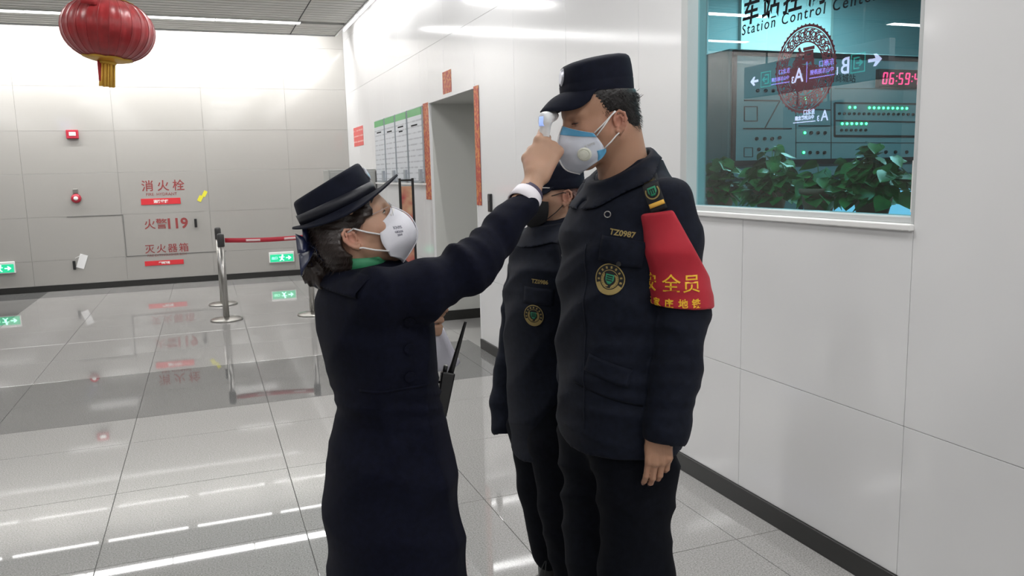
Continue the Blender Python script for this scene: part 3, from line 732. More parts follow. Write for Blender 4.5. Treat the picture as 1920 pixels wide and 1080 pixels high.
def cap(u, v, s):
    a = 2*math.pi*u; r = (.02+.088*v*(1+.10*abs(math.sin(a*4)))); ph = math.asin(min(.999, (r/.212)**(1/.82))); return (r*math.cos(a)*1.01, r*math.sin(a)*1.01, s*(.150*math.cos(ph)+.003))
lp('base_cap', thick(grid(lambda u, v: cap(1-u, v, -1), 64, 6, True, True), .0015), 'gold'); lp('crown_cap', thick(grid(lambda u, v: cap(u, v, 1), 64, 6, True, True), .0015), 'gold')
lp('base_ring', lathe([(.036, -.165), (.042, -.155), (.036, -.146), (.03, -.14)], n=24), 'gold'); lp('neck_ring', lathe([(.03, .14), (.06, .15), (.062, .185), (.03, .19)], n=24), 'lantern_dark')
ts = []
for k in range(44):
    a = random.random()*2*math.pi; r = .032*math.sqrt(random.random())
    ts.append(tube([(r*math.cos(a), r*math.sin(a), -.16), (r*1.05*math.cos(a), r*1.05*math.sin(a), -.27+random.uniform(-.004, .004))], .0045, 5))
tso = lp('tassel', joinm(ts), 'tassel')
lp('ribbon', thick(grid(lambda u, v: (-.045+.018*u+.01*v, -.02, -.15-.10*v), 3, 5), .001), 'lantern_dark')
lp('ribbon_tag', thick(grid(lambda u, v: (-.10+.07*u, -.10-.085*math.sin(v*1.3), .21-.13*v), 4, 6), .0015), 'lantern_dark')
lp('gold_ornament', lathe([(.004, .155), (.02, .165), (.024, .18), (.004, .195)], (.035, -.06, 0), 14), 'tassel')
place(link('hanging_cord', tube([tuple(TL @ Vector((0, 0, .185))), (LC[0], LC[1], ZC)], .004, 6), M['lantern_dark']), ln)

# ------------------------------------------------------------------ crowd-control posts and belt
M['belt'] = mat('red_belt', (.45, .02, .04), .6); M['beltw'] = mat('belt_print', (.75, .55, .55), .6)
def post(x, y, label):
    t = thing('barrier_post', label, 'barrier post', (x, y, 0), 'steel barrier posts')
    c = (x, y, 0)
    place(link('base', lathe([(.165, 0), (.165, .012), (.15, .022), (.06, .034), (.03, .04)], c, 32), M['steel']), t)
    place(link('pole', lathe([(.031, .03), (.031, .80)], c, 20), M['steel']), t)
    place(link('belt_head', lathe([(.036, .79), (.036, .91), (.030, .925), (.012, .93)], c, 20), mat('post_head', (.05, .05, .05), .4)), t)
    return t
post(.13, 8.93, 'nearest steel barrier post, left end of the red belt'); post(.12, 10.08, 'steel barrier post standing just behind the nearest one'); post(1.02, 8.82, 'steel barrier post mostly hidden behind the woman in the long coat')
bl = thing('barrier_belt', 'red retractable belt stretched between two steel posts', 'belt', (.17, 8.92, .86))
def bpt(u, z): return (.17+.81*u, 8.925-.10*u-.0, .855+z-.012*math.sin(u*math.pi))
def strip(u0, u1, z0, z1, t_, dy): return thick(grid(lambda u, v: tuple(np.array(bpt(u0+(u1-u0)*u, z0+(z1-z0)*v))+np.array((0, dy, 0))), 12, 2), t_)
place(link('webbing', strip(0, 1, -.024, .024, .002, 0), M['belt']), bl)
for a_, b_ in ((.26, .44), (.74, .9)): place(link('belt_print', strip(a_, b_, -.012, .012, .0008, -.0022), M['beltw']), bl)

# ------------------------------------------------------------------ far wall: fire lettering, alarms, exit lamps
BW = YB-.001
def bq(px, py): p = P(px, py, BW); return p[0], p[2]
MB = lambda x, z, dy=0: basis((x, BW-dy, z), (1, 0, 0), (0, 0, 1))
x0, z0 = bq(266, 361); fs = thing('fire_hydrant_lettering', 'red fire hydrant characters high on the far wall above the first red plate', 'lettering', (x0+.24, BW, z0))
for k, ch in enumerate('消火栓'): place(link('character', xform(text_mesh(ch, .165, .001, .0016), MB(x0+.08+.205*k, z0+.03)), M['red_print']), fs)
place(link('small_print', xform(text_mesh('FIRE  HYDRANT', .058, .0005, .0), MB(x0+.255, z0-.05)), M['red_print']), fs)
def redplate(px0, py0, px1, py1, body, label):
    a, b = bq(px0, py1), bq(px1, py0); t = thing('red_plate', label, 'sign plate', ((a[0]+b[0])/2, BW, a[1]), 'red plates on the far wall')
    place(link('plate', boxv(a[0], b[0], BW-.006, BW, a[1], b[1], .002), M['red']), t)
    place(link('print', xform(text_mesh(body, (b[1]-a[1])*.55, .0005, .002), MB((a[0]+b[0])/2, a[1]+(b[1]-a[1])*.3, .0065)), M['white_print']), t)
redplate(265, 370.5, 338, 384.5, '消防设施', 'upper red plate with white characters below the fire hydrant lettering')
x0, z0 = bq(270, 431); t = thing('fire_call_lettering', 'red 119 fire call lettering in the middle of the far wall', 'lettering', (x0+.28, BW, z0))
place(link('character', xform(text_mesh('火警', .155, .001, .0012), MB(x0+.16, z0+.02)), M['red_print']), t); place(link('digits', xform(text_mesh('119', .205, .001, .006), MB(x0+.44, z0+.005)), M['red_print']), t)
x0, z0 = bq(271, 476); t = thing('extinguisher_lettering', 'dark red fire extinguisher box characters low on the far wall above the lower plate', 'lettering', (x0+.28, BW, z0))
for k, ch in enumerate('灭火器箱'): place(link('character', xform(text_mesh(ch, .135, .001, .001), MB(x0+.075+.152*k, z0+.015)), M['red_print']), t)
place(link('small_print', xform(text_mesh('FIRE EXTINGUISHER BOX', .047, .0005, .0), MB(x0+.30, z0-.045)), M['red_print']), t)
redplate(272, 486, 344, 499, '严禁挪用', 'lower red plate with white characters near the floor of the far wall')
hd = link('trim_2', joinm([boxv(-1.1, -1.092, BW-.003, BW+.002, .43, 1.03), boxv(-1.8, -1.1, BW-.003, BW+.002, 1.022, 1.03), boxv(-1.1, .25, BW-.003, BW+.002, .43, .438)]), M['joint']); tag(hd, 'thin grey door outline of the hydrant cabinet in the far wall', 'door outline', kind='structure')
M['brown'] = mat('alarm_red', (.40, .02, .04), .35)
x0, z0 = bq(136, 252); t = thing('alarm_button', 'small square red fire alarm button high on the far wall', 'alarm button', (x0, BW, z0))
place(link('case', boxv(x0-.075, x0+.075, BW-.045, BW, z0-.06, z0+.06, .008), M['brown']), t); place(link('face', boxv(x0-.038, x0+.045, BW-.05, BW-.044, z0-.022, z0+.03, .004), M['white_print']), t)
x0, z0 = bq(143, 372); t = thing('alarm_bell', 'round dark red alarm bell on the far wall below the alarm button', 'alarm bell', (x0, BW, z0))
place(link('gong', xform(lathe([(.065, 0), (.062, .03), (.04, .045), (.001, .05)], n=24), basis((x0, BW, z0), (1, 0, 0), (0, 0, 1))), M['brown']), t); place(link('bell_hub', xform(lathe([(.03, 0), (.02, .012)], n=16), basis((x0, BW-.046, z0), (1, 0, 0), (0, 0, 1))), M['white_print']), t)
place(link('bracket', boxv(x0-.03, x0+.03, BW-.02, BW, z0+.07, z0+.13, .004), M['steel']), t)
for px, py, lb in ((367, 418, 'small black pull handle right of the 119 lettering'), (140, 497, 'small black pull handle low on the far wall below the bell')):
    x0, z0 = bq(px, py); t = thing('pull_handle', lb, 'handle', (x0, BW, z0)); place(link('grip', joinm([boxv(x0-.018, x0+.018, BW-.04, BW-.025, z0-.062, z0+.062, .006), boxv(x0-.01, x0+.01, BW-.03, BW, z0+.035, z0+.055), boxv(x0-.01, x0+.01, BW-.03, BW, z0-.055, z0-.035)]), M['blackp']), t)
x0, z0 = bq(154, 490); M['tag'] = mat('tag_white', (.8, .8, .8), .5)
t = thing('inspection_tag', 'white paper tag hanging slanted beside the lower handle', 'tag', (x0, BW, z0)); place(link('card', xform(boxv(-.05, .05, -.003, 0, -.1, .1, .001), Matrix.Translation((x0, BW-.003, z0)) @ Matrix.Rotation(.35, 4, 'Y')), M['tag']), t)
place(link('tie', tube([(x0-.08, BW-.03, z0+.05), (x0+.02, BW-.008, z0+.1)], .003, 5), M['tag']), t)
x0, z0 = bq(378, 367); M['yel'] = mat('yellow_sticker', (.75, .70, .05), .5)
t = thing('yellow_sticker', 'slanted yellow sticker right of the fire hydrant lettering', 'sticker', (x0, BW, z0))
place(link('sticker_film', xform(joinm([boxv(-.028, .028, -.0015, 0, -.09, .0), boxv(.0, .05, -.0015, 0, .0, .09)]), Matrix.Translation((x0, BW, z0)) @ Matrix.Rotation(.5, 4, 'Y')), M['yel']), t)
M['exit_lit'] = mat('exit_green_lit', (.02, .4, .2), .4, emit=(.01, .36, .17), estr=1.2); M['exit_w'] = mat('exit_white_lit', (.8, 1, .9), .4, emit=(.25, 1.0, .6), estr=2.2)
for px, py, lb in ((528, 482.5, 'green lit exit lamp low on the far wall beneath the red belt'), (0, 503, 'green lit exit lamp low on the far wall at the left edge of the picture')):
    x0, z0 = bq(px, py); t = thing('exit_lamp', lb, 'exit lamp', (x0, BW, z0))
    place(link('case', boxv(x0-.185, x0+.185, BW-.03, BW, z0-.075, z0+.085, .008), M['white']), t)
    place(link('lit_face', boxv(x0-.17, x0+.17, BW-.033, BW-.029, z0-.062, z0+.05), M['exit_lit']), t)
    man = joinm([xform(disc(0, .014, .001, 12), Matrix.Translation((.012, .038, 0))), xform(boxv(-.012, .012, -.02, .026, 0, .001), Matrix.Rotation(-.3, 4, 'Z')), xform(boxv(-.006, .05, -.006, .006, 0, .001), Matrix.Rotation(-.7, 4, 'Z') @ Matrix.Translation((.0, -.012, 0))), xform(boxv(-.05, .006, -.006, .006, 0, .001), Matrix.Rotation(.6, 4, 'Z') @ Matrix.Translation((0, -.016, 0))), boxv(-.04, .04, .008, .018, 0, .001)])
    place(link('running_figure', xform(man, MB(x0, z0-.005, .0335)), M['exit_w']), t)
    place(link('arrow', xform(arrow(.08), MB(x0+.1, z0-.005, .0335)), M['exit_w']), t); place(link('lettering', xform(text_mesh('出口', .045, .0005), MB(x0-.105, z0-.02, .0335)), M['exit_w']), t)

# ------------------------------------------------------------------ right wall: notice boards, couplets, poster, stand, cabinet, switch
def lines_mat(name, base, ink, sc):
    m = bpy.data.materials.new(name); m.use_nodes = True; nt = m.node_tree; b = nt.nodes['Principled BSDF']; b.inputs['Roughness'].default_value = .3
    g = nt.nodes.new('ShaderNodeNewGeometry'); sp = nt.nodes.new('ShaderNodeSeparateXYZ'); nt.links.new(g.outputs['Position'], sp.inputs[0])
    w = nt.nodes.new('ShaderNodeMath'); w.operation = 'MULTIPLY'; w.inputs[1].default_value = sc; nt.links.new(sp.outputs['Z'], w.inputs[0])
    s = nt.nodes.new('ShaderNodeMath'); s.operation = 'SINE'; nt.links.new(w.outputs[0], s.inputs[0])
    n = nt.nodes.new('ShaderNodeTexNoise'); n.inputs['Scale'].default_value = 9; nt.links.new(g.outputs['Position'], n.inputs['Vector'])
    a = nt.nodes.new('ShaderNodeMath'); a.operation = 'MULTIPLY'; nt.links.new(s.outputs[0], a.inputs[0]); nt.links.new(n.outputs['Fac'], a.inputs[1])
    r = nt.nodes.new('ShaderNodeValToRGB'); r.color_ramp.elements[0].position = .28; r.color_ramp.elements[0].color = (*base, 1); r.color_ramp.elements[1].position = .5; r.color_ramp.elements[1].color = (*ink, 1)
    nt.links.new(a.outputs[0], r.inputs[0]); nt.links.new(r.outputs[0], b.inputs['Base Color']); return m
M['sheet'] = lines_mat('printed_sheet', (.66, .69, .73), (.42, .44, .48), 105); M['green_head'] = mat('green_header', (.12, .42, .15), .4); M['board_edge'] = mat('board_edge', (.33, .36, .39), .35)
by = [10.42, 9.80, 9.22, 8.64, 7.98]
pos = ['farthest of the four, next to the red paper', 'second of the four from the far corner', 'third of the four from the far corner', 'nearest of the four, beside the doorway']
for k in range(4):
    a, b = by[k+1]+.04, by[k]-.04
    t = thing('notice_board', 'tall white notice board with green heading, '+pos[k], 'notice board', (XR, (a+b)/2, 1.42), 'notice boards on the right wall')
    place(link('backing', boxv(XR-.02, XR, a-.02, b+.02, 1.41, 2.185, .003), M['board_edge']), t)
    place(link('sheet', boxv(XR-.024, XR-.02, a, b, 1.43, 2.10), M['sheet']), t); place(link('heading', boxv(XR-.024, XR-.02, a, b, 2.10, 2.175), M['green_head']), t)
    place(link('title_lines', joinm([boxv(XR-.0255, XR-.024, (a+b)/2-.13, (a+b)/2+.13, 2.02-.02*(k % 2), 2.035-.02*(k % 2))]+([boxv(XR-.0255, XR-.024, (a+b)/2-.09, (a+b)/2+.09, 1.97, 1.985)] if k == 2 else [])), M['ink']), t)
    place(link('leaflet_holder', boxv(XR-.05, XR-.02, a+.02, a+.10, 1.42, 1.55, .003), M['board_edge']), t)
sl_ = link('board_shelf', boxv(XR-.035, XR, 7.98, 10.44, 1.385, 1.405, .002), M['white']); tag(sl_, 'thin white ledge under the four notice boards', 'ledge')
def couplet_mat():
    m = mat('couplet_paper', (.55, .09, .05), .5); nt = m.node_tree; b = nt.nodes['Principled BSDF']
    g = nt.nodes.new('ShaderNodeNewGeometry'); n = nt.nodes.new('ShaderNodeTexVoronoi'); n.inputs['Scale'].default_value = 26; nt.links.new(g.outputs['Position'], n.inputs['Vector'])
    n2 = nt.nodes.new('ShaderNodeTexNoise'); n2.inputs['Scale'].default_value = 40; nt.links.new(g.outputs['Position'], n2.inputs['Vector'])
    r = nt.nodes.new('ShaderNodeValToRGB'); r.color_ramp.elements[0].position = .45; r.color_ramp.elements[0].color = (.40, .045, .03, 1); r.color_ramp.elements[1].position = .62; r.color_ramp.elements[1].color = (.62, .25, .07, 1)
    nt.links.new(n2.outputs['Fac'], r.inputs[0]); nt.links.new(r.outputs[0], b.inputs['Base Color']); return m
M['couplet'] = couplet_mat()
for (a, b, z0, z1, dy, lb, chs) in [(7.80, 8.0, 1.24, 2.2, 0, 'red and gold couplet strip on the far side of the doorway', ''), (6.25, 6.37, 1.23, 2.20, 0, 'red and gold couplet strip on the near side of the doorway', '')]:
    t = thing('door_couplet', lb, 'couplet', (XR, a, z0), 'red couplets around the doorway')
    place(link('paper_strip', boxv(XR-.006, XR-.004, a, b, z0, z1), M['couplet']), t)
t = thing('lintel_paper', 'small square red and gold paper above the doorway', 'paper sign', (XR, 7.13, 2.25)); place(link('paper_sheet', boxv(XR-.003, XR-.001, 7.0, 7.27, 2.222, 2.42), M['couplet']), t)
M['pink'] = lines_mat('red_notice', (.72, .09, .08), (.75, .35, .32), 80)
t = thing('red_notice', 'red printed paper on the right wall close to the far corner', 'paper notice', (XR, 11.6, 1.92)); place(link('paper_sheet', boxv(XR-.003, XR-.001, 11.28, 12.02, 1.92, 2.19), M['pink']), t)
t = thing('access_switch', 'small black access reader beside the doorway', 'card reader', (XR, 6.03, 1.26)); place(link('case', boxv(XR-.02, XR, 5.995, 6.06, 1.185, 1.33, .006), M['blackp']), t); place(link('reader_face', boxv(XR-.022, XR-.019, 6.005, 6.05, 1.27, 1.32), mat('reader', (.05, .05, .06), .2)), t)
# narrow poster stand
py_ = 7.95; a, b = P(749, 335, py_), P(773, 333, py_)
t = thing('poster_stand', 'narrow black floor stand with a red poster in front of the notice boards', 'poster stand', ((a[0]+b[0])/2, py_, 0))
for x in (a[0], b[0]): place(link('upright', boxv(x-.012, x+.012, py_-.012, py_+.012, .01, 1.46, .003), M['blackp']), t)
for z in (1.44, .45): place(link('crossbar', boxv(a[0], b[0], py_-.008, py_+.008, z-.01, z+.01), M['blackp']), t)
place(link('foot', joinm([boxv(a[0]-.02, a[0]+.02, py_-.2, py_+.2, 0, .02, .004), boxv(b[0]-.02, b[0]+.02, py_-.2, py_+.2, 0, .02, .004)]), M['blackp']), t)
M['poster'] = mat('poster_print', (.45, .12, .11), .4); nt = M['poster'].node_tree; n = nt.nodes.new('ShaderNodeTexNoise'); n.inputs['Scale'].default_value = 7; g = nt.nodes.new('ShaderNodeNewGeometry'); nt.links.new(g.outputs['Position'], n.inputs['Vector'])
r = nt.nodes.new('ShaderNodeValToRGB'); r.color_ramp.elements[0].position = .42; r.color_ramp.elements[0].color = (.42, .08, .08, 1); r.color_ramp.elements[1].position = .7; r.color_ramp.elements[1].color = (.62, .42, .25, 1); nt.links.new(n.outputs['Fac'], r.inputs[0]); nt.links.new(r.outputs[0], nt.nodes['Principled BSDF'].inputs['Base Color'])
place(link('poster', boxv(a[0]+.012, b[0]-.012, py_-.003, py_+.003, .47, 1.38), M['poster']), t)
# grey cabinet in the far corner
M['cab'] = mat('grey_cabinet', (.34, .345, .33), .35)
t = thing('grey_cabinet', 'low grey metal cabinet in the far right corner behind the hat', 'cabinet', (1.85, 10.75, 0))
place(link('body', boxv(1.52, XR-.014, 10.5, 11.0, .03, 1.58, .006), M['cab']), t)
for x0, x1 in ((1.535, 1.82), (1.83, XR-.03)):
    dr_ = place(link('door', boxv(x0, x1, 10.488, 10.5, .08, 1.55, .004), M['cab']), t); place(link('handle', boxv(x1-.05, x1-.035, 10.47, 10.49, .8, .95, .003), M['steel']), dr_)
place(link('plinth', boxv(1.54, XR-.03, 10.52, 10.98, 0, .03), M['blackp']), t)
# ================================================================== people
M['navy'] = mat('navy_twill', (.0052, .0072, .0150), .8, spec=.16, sheen=.02, noise=(60, .25, 4), bump=(900, .0006))
M['navy_coat'] = mat('navy_wool', (.0026, .0034, .0105), .85, spec=.12, sheen=.012, noise=(80, .25, 4), bump=(700, .0006))
M['navy_dark'] = mat('navy_trousers', (.0030, .0038, .0070), .85, spec=.12, noise=(50, .25, 4), bump=(800, .0006))
M['cap_navy'] = mat('cap_cloth', (.0042, .0056, .0140), .8, spec=.16, sheen=.02, noise=(60, .2, 4), bump=(900, .0005))
M['skin_m'] = mat('skin_man', (.4, .25, .18), .5, spec=.35, sss=.12, attr='skin', bump=(400, .0004))
M['skin_w'] = mat('skin_woman', (.45, .29, .21), .5, spec=.35, sss=.12, attr='skin', bump=(400, .0003))
M['hair_black'] = mat('black_hair', (.012, .010, .010), .45, spec=.4, bump=(350, .0012)); M['hair_brown'] = mat('dark_brown_hair', (.020, .012, .010), .4, spec=.5, bump=(300, .0012)); M['hair_red'] = mat('reddish_hair', (.09, .03, .02), .45, spec=.5, bump=(300, .0012))
M['crease'] = mat('lid_crease', (.20, .10, .075), .6); M['eye_white'] = mat('eye_white', (.62, .58, .55), .25); M['iris'] = mat('iris', (.018, .010, .008), .1)
M['mask_white'] = mat('mask_white', (.74, .74, .80), .75, bump=(260, .0005)); M['mask_grey'] = mat('mask_lilac', (.60, .63, .71), .6, bump=(300, .0005), noise=(25, .05, 3)); M['mask_blue'] = mat('mask_blue', (.10, .36, .60), .6); M['mask_black'] = mat('mask_black', (.008, .008, .010), .7, bump=(300, .0005))
M['elastic'] = mat('elastic_white', (.75, .74, .74), .8); M['boot'] = mat('black_leather', (.008, .008, .008), .35)
M['silver'] = mat('silver_badge', (.55, .56, .62), .35, metal=.7); M['green_emb'] = mat('green_embroidery', (.015, .22, .11), .7); M['gold_thread'] = mat('gold_thread', (.27, .20, .065), .7); M['patch_black'] = mat('patch_black', (.008, .009, .011), .85)
M['valve'] = mat('valve_ivory', (.70, .71, .62), .4)

def frame(fx, fy, pitch=0.0, roll=0.0):
    """columns: forward, left, up of a head or hat that faces (fx, fy), pitched up by degrees"""
    f = _n((fx, fy, 0)); p = math.radians(pitch); l = np.cross((0, 0, 1.0), f)
    f2 = f*math.cos(p)+np.array((0, 0, 1.0))*math.sin(p); u = np.cross(f2, l)
    r = math.radians(roll); l2 = l*math.cos(r)+u*math.sin(r); u2 = np.cross(f2, l2)
    return np.stack([f2, l2, u2], 1)
class Head:
    def __init__(s, ear, near, R, sc):
        s.R, s.s, s.near = R, sc, near; s.c = np.asarray(ear)-sc*(R @ np.array((-.008, .078*near, -.025)))
    def p(s, x, y, z): return s.c+s.s*(s.R @ np.array((x, y, z)))
    def M4(s): return Matrix([[*(s.R[i]*s.s), s.c[i]] for i in range(3)]+[[0, 0, 0, 1]])
    def sculpt(s, F, jaw=1.0, top=1.0):
        p, S = s.p, s.s
        F.ell(p(-.004, 0, .040-.05*(1-top)), np.array((.094, .076, .088*top))*S, s.R, .01)
        F.ell(p(.028, 0, .010-.05*(1-top)), np.array((.070, .068, .085*top))*S, s.R, .03)
        F.ell(p(.040, 0, -.045), np.array((.054, .056*jaw, .066))*S, s.R, .03)
        for y in (-1, 1):
            F.cone(p(.0, .056*y*jaw, -.055), p(.066, .020*y*jaw, -.104), .018*S, .016*S, .03*S)
            F.cone(p(.058, .044*y, -.030), p(.040, .056*y, -.028), .021*S, .018*S, .025*S)
            F.cone(p(.086, .012*y, .019), p(.070, .050*y, .017), .0085*S, .008*S, .016*S)
        F.ell(p(.076, 0, -.105), np.array((.018, .022, .016))*S, s.R, .025*S)
        for y in (-1, 1):
            F.ell(p(.099, .034*y, -.001), np.array((.017, .019, .011))*S, s.R, .014*S, 'sub')
            F.ell(p(.0735, .032*y, -.001), np.array((.0150, .0150, .0125))*S, s.R, .005*S)
        F.cone(p(.090, 0, .012), p(.114, 0, -.030), .0075*S, .0105*S, .014*S)
        for y in (-1, 1): F.ell(p(.103, .012*y, -.036), np.array((.011, .008, .008))*S, s.R, .008*S)
        F.ell(p(.088, 0, -.066), np.array((.014, .026, .014))*S, s.R, .02*S)
        F.cone(p(.098, -.014, -.062), p(.098, .014, -.062), .0045*S, None, .006*S); F.cone(p(.096, -.013, -.074), p(.096, .013, -.074), .0055*S, None, .006*S)
        F.cone(p(-.02, 0, -.03), p(-.035, 0, -.13), .052*S, .052*S, .03*S)
        for y in (-1, 1):
            rim = [(.008, -.008), (.010, .010), (.004, .026), (-.009, .031), (-.020, .022), (-.022, .004), (-.016, -.012), (-.008, -.022), (.002, -.030), (.007, -.024)]
            E = lambda a, b, o=0.0: p(-.008+a*.86, y*(.073+o-.55*min(a, 0)*.86), -.025+b*.86)
            F.ell(p(-.012, y*.073, -.024), np.array((.013, .0055, .023))*S, s.R, .006*S)
            pts = [E(a, b, .004) for a, b in rim]
            for i in range(len(pts)-1): F.cone(pts[i], pts[i+1], (.0036 if i < 7 else .0055)*S, None, .003*S)
            inner = [(.000, .012), (-.010, .018), (-.014, .006), (-.010, -.008), (-.002, -.014)]
            pts = [E(a, b, .0035) for a, b in inner]
            for i in range(len(pts)-1): F.cone(pts[i], pts[i+1], .0026*S, None, .003*S)
            F.ell(E(.000, -.002, .007), np.array((.007, .006, .010))*S, s.R, .003*S, 'sub')
    def spots(s):
        p = s.p; L = []
        for y in (-1, 1):
            L += [(p(-.014, .078*y, -.02), .028, (.52, .20, .155), .55), (p(.062, .048*y, -.035), .03, (.50, .24, .17), .4), (p(.09, .03*y, -.0), .016, (.33, .17, .12), .35)]
        L += [(p(.118, 0, -.03), .018, (.5, .24, .18), .4), (p(.1, 0, -.068), .016, (.42, .14, .12), .6)]
        return L
    def eyes(s, root, body, opening, look=0.0, lash=1.0):
        bv = bvh_of(body); fw = s.R[:, 0]
        for y in (-1, 1):
            dr = _n(s.R @ np.array((-1, -.35*y, 0)))
            def on(b, c, off):                        # a place on the face: b sideways, c upwards of the pupil
                o_ = s.p(.0885, (.032+b)*y, -.001+c)-dr*.08; h_ = bv.ray_cast(Vector(o_), Vector(dr), .2)
                q_ = np.array(h_[0]) if h_[0] is not None else s.p(.088, (.032+b)*y, -.001+c); return tuple(q_-dr*off)
            up = lambda t: -.0022+.0062*opening*math.sin(math.pi*t)**.8-.0008*math.sin(math.pi*t); lo = lambda t: -.0026-.0026*opening*math.sin(math.pi*t)-.0008*math.sin(math.pi*t)
            B_ = lambda t: -.0150+.031*t
            e = place(link('eye', grid(lambda u, v: on(B_(u), lo(u)+(up(u)-lo(u))*v, .0003), 15, 5), M['eye_white']), root)
            if opening > .15:
                ir = grid(lambda u, v: on(look*.01+.0052*v*math.cos(2*math.pi*u), min(max(-.0012+.0052*v*math.sin(2*math.pi*u), lo(.5)+.0003), up(.5)-.0003), .0006), 18, 4, True, True)
                place(link('iris', ir, M['iris']), e)
            T = np.linspace(0, 1, 11)
            place(link('eyelashes', tube([on(B_(t), up(t)+.0004, .0008) for t in T], [.0004+.0013*lash*math.sin(math.pi*min(1, .15+t*.85)) for t in T], 5), M['hair_black']), root)
            place(link('lid_crease', tube([on(B_(t)*1.05, up(t)+.0042-.0012*abs(t-.5), .0000) for t in T], [.0002+.0004*math.sin(math.pi*t) for t in T], 5), M['crease']), root)
            br = []
            for k in range(46):
                t = random.random(); w = random.uniform(-1, 1)*.0028*(1-.5*t); b0 = np.array((.0955-.016*t**1.6, (.014+.040*t)*y, .0205+.006*math.sin(t*2.4)-.005*t+w)); d_ = np.array((-.002-.004*t, .007*y, .0016-.004*t))
                br.append(tube([s.p(*b0), s.p(*(b0+d_*.6+np.array((.0008, 0, 0)))), s.p(*(b0+d_))], [.0006, .0005, .0001], 3))
            place(link('eyebrow', joinm(br), M['hair_black']), root)
def smooth_pts(ctrl, n):
    c = np.array(ctrl, float); t = np.linspace(0, len(c)-1, n); out = []
    for x in t:
        i = min(int(x), len(c)-2); f = x-i; p0, p1, p2, p3 = c[max(i-1, 0)], c[i], c[i+1], c[min(i+2, len(c)-1)]
        out.append(.5*((2*p1)+(-p0+p2)*f+(2*p0-5*p1+4*p2-p3)*f*f+(-p0+3*p1-3*p2+p3)*f**3))
    return np.array(out)
def mask_sheet(h, ridge, edge, bulge, t0=0.0, t1=1.0, s0=-1.0, s1=1.0, off=0.0, n=30, th=.0016):
    R_ = smooth_pts([(x, 0, z) for x, z in ridge], 121); E_ = smooth_pts(edge, 121)
    def fn(u, v):
        t = t0+(t1-t0)*v; s_ = s0+(s1-s0)*u; w = abs(s_); i = t*120; a = int(min(i, 119)); f = i-a
        r = R_[a]*(1-f)+R_[a+1]*f; e = E_[a]*(1-f)+E_[a+1]*f; e = e*np.array((1, 1 if s_ >= 0 else -1, 1))
        b = bulge*math.sin(math.pi*w)*max(math.sin(math.pi*t)**.7, .9-.9*t, .55*t)
        p = r*(1-w)+e*w+np.array((.55, .83*(1 if s_ >= 0 else -1), 0))*b
        nrm = np.array((.75, .6*(1 if s_ >= 0 else -1)*w, 0)); return tuple(h.p(*(p+nrm*off)))
    return thick(grid(lambda u, v: fn(1-u, v), n, 24), th)
def hand(F, wr, u, v, w, S=1.0, curls=None, spread=.06, thumb=None, k=.006):
    """palm, four jointed fingers and a thumb: u towards the fingers, v towards the thumb side, w out of the back of the hand"""
    u, v, w = _n(u), _n(v), _n(w); Q = lambda a, b, c: wr+S*(a*u+b*v+c*w)
    for b0, b1 in ((.016, .028), (.004, .010), (-.008, -.009), (-.016, -.026)): F.cone(Q(.0, b0, 0), Q(.082-.006*abs(b1-.01)*40*.2, b1, 0), .0145*S, .0115*S, .014*S)
    F.cone(Q(.02, .022, -.006), Q(.05, .030, -.008), .015*S, .013*S, .014*S)
    L = [(.043, .026, .020), (.047, .030, .021), (.044, .028, .021), (.035, .021, .018)]; base = [(.086, .029), (.090, .010), (.086, -.009), (.078, -.026)]
    curls = curls or [(20, 30, 20)]*4; tips = []
    for i in range(4):
        a, b = base[i]; p = Q(a, b, .001); ang = 0; sp = spread*(1.5-i)*.6; r = [.0092, .0084, .0076, .0062] if i < 3 else [.0080, .0073, .0066, .0055]
        F.ell(p+w*.004*S-u*.002*S, np.array((.0115, .0098, .0105))*S, np.stack([u, v, w], 1), .008*S)
        for q_ in range(3):
            ang += math.radians(curls[i][q_]); d = u*math.cos(ang)-w*math.sin(ang); d = _n(d+v*sp*math.cos(ang)); n_ = p+d*L[i][q_]*S
            F.cone(p, n_, r[q_]*S, r[q_+1]*S, .003*S); p = n_
        tips.append((p, d))
    th = thumb or [(.030, .040, -.006), (.060, .052, -.014), (.084, .048, -.022)]
    pts = [Q(.008, .020, -.006)]+[Q(*t) for t in th]; F.chain(pts, [.014*S, .0125*S, .0100*S, .0078*S], .006*S); tips.append((pts[-1], _n(pts[-1]-pts[-2])))
    return tips
def nails(tips, S, out, root):
    ms = []
    for (p, d) in tips:
        o = _n(out-d*np.dot(out, d)); sd = np.cross(d, o)
        ms.append(grid(lambda a, b: tuple(p+d*(-.004+.009*b)*S+sd*(a-.5)*.0095*S*(1-.25*b*b)+o*(.0068-.0022*(2*a-1)**2-.0012*b)*S), 5, 4))
    place(link('fingernails', joinm(ms), mat('nail', (.50, .30, .25), .3)), root)
def hair_strands(me, n, fn, seed, r=.0006):
    rs = random.Random(seed); vs = [(v.co.copy(), v.normal.copy()) for v in me.vertices]; out = []
    for _ in range(n*4):
        c, nn_ = rs.choice(vs); d = fn(c, nn_, rs)
        if d is None: continue
        out.append(tube([c-nn_*.001, c+d*.6+nn_*.0016, c+d], [r, r*.8, r*.15], 3))
        if len(out) >= n: break
    return out
def cap_shell(o, R, a, b, prof, top_tilt, n=64, p=2.4):
    """crown of a hat: prof = (height, scale) rings, leaning top"""
    def pt(ang, sc_, z):
        c, s_ = math.cos(ang), math.sin(ang); k = (abs(c)**p+abs(s_)**p)**(-1/p)
        return o+R @ np.array((a*sc_*k*c, b*sc_*k*s_, z+top_tilt*k*c*sc_*min(max(z/prof[-1][0], 0), 1)))
    return loft([[tuple(pt(2*math.pi*i/n, sc_, z)) for i in range(n)] for z, sc_ in prof], True, True)
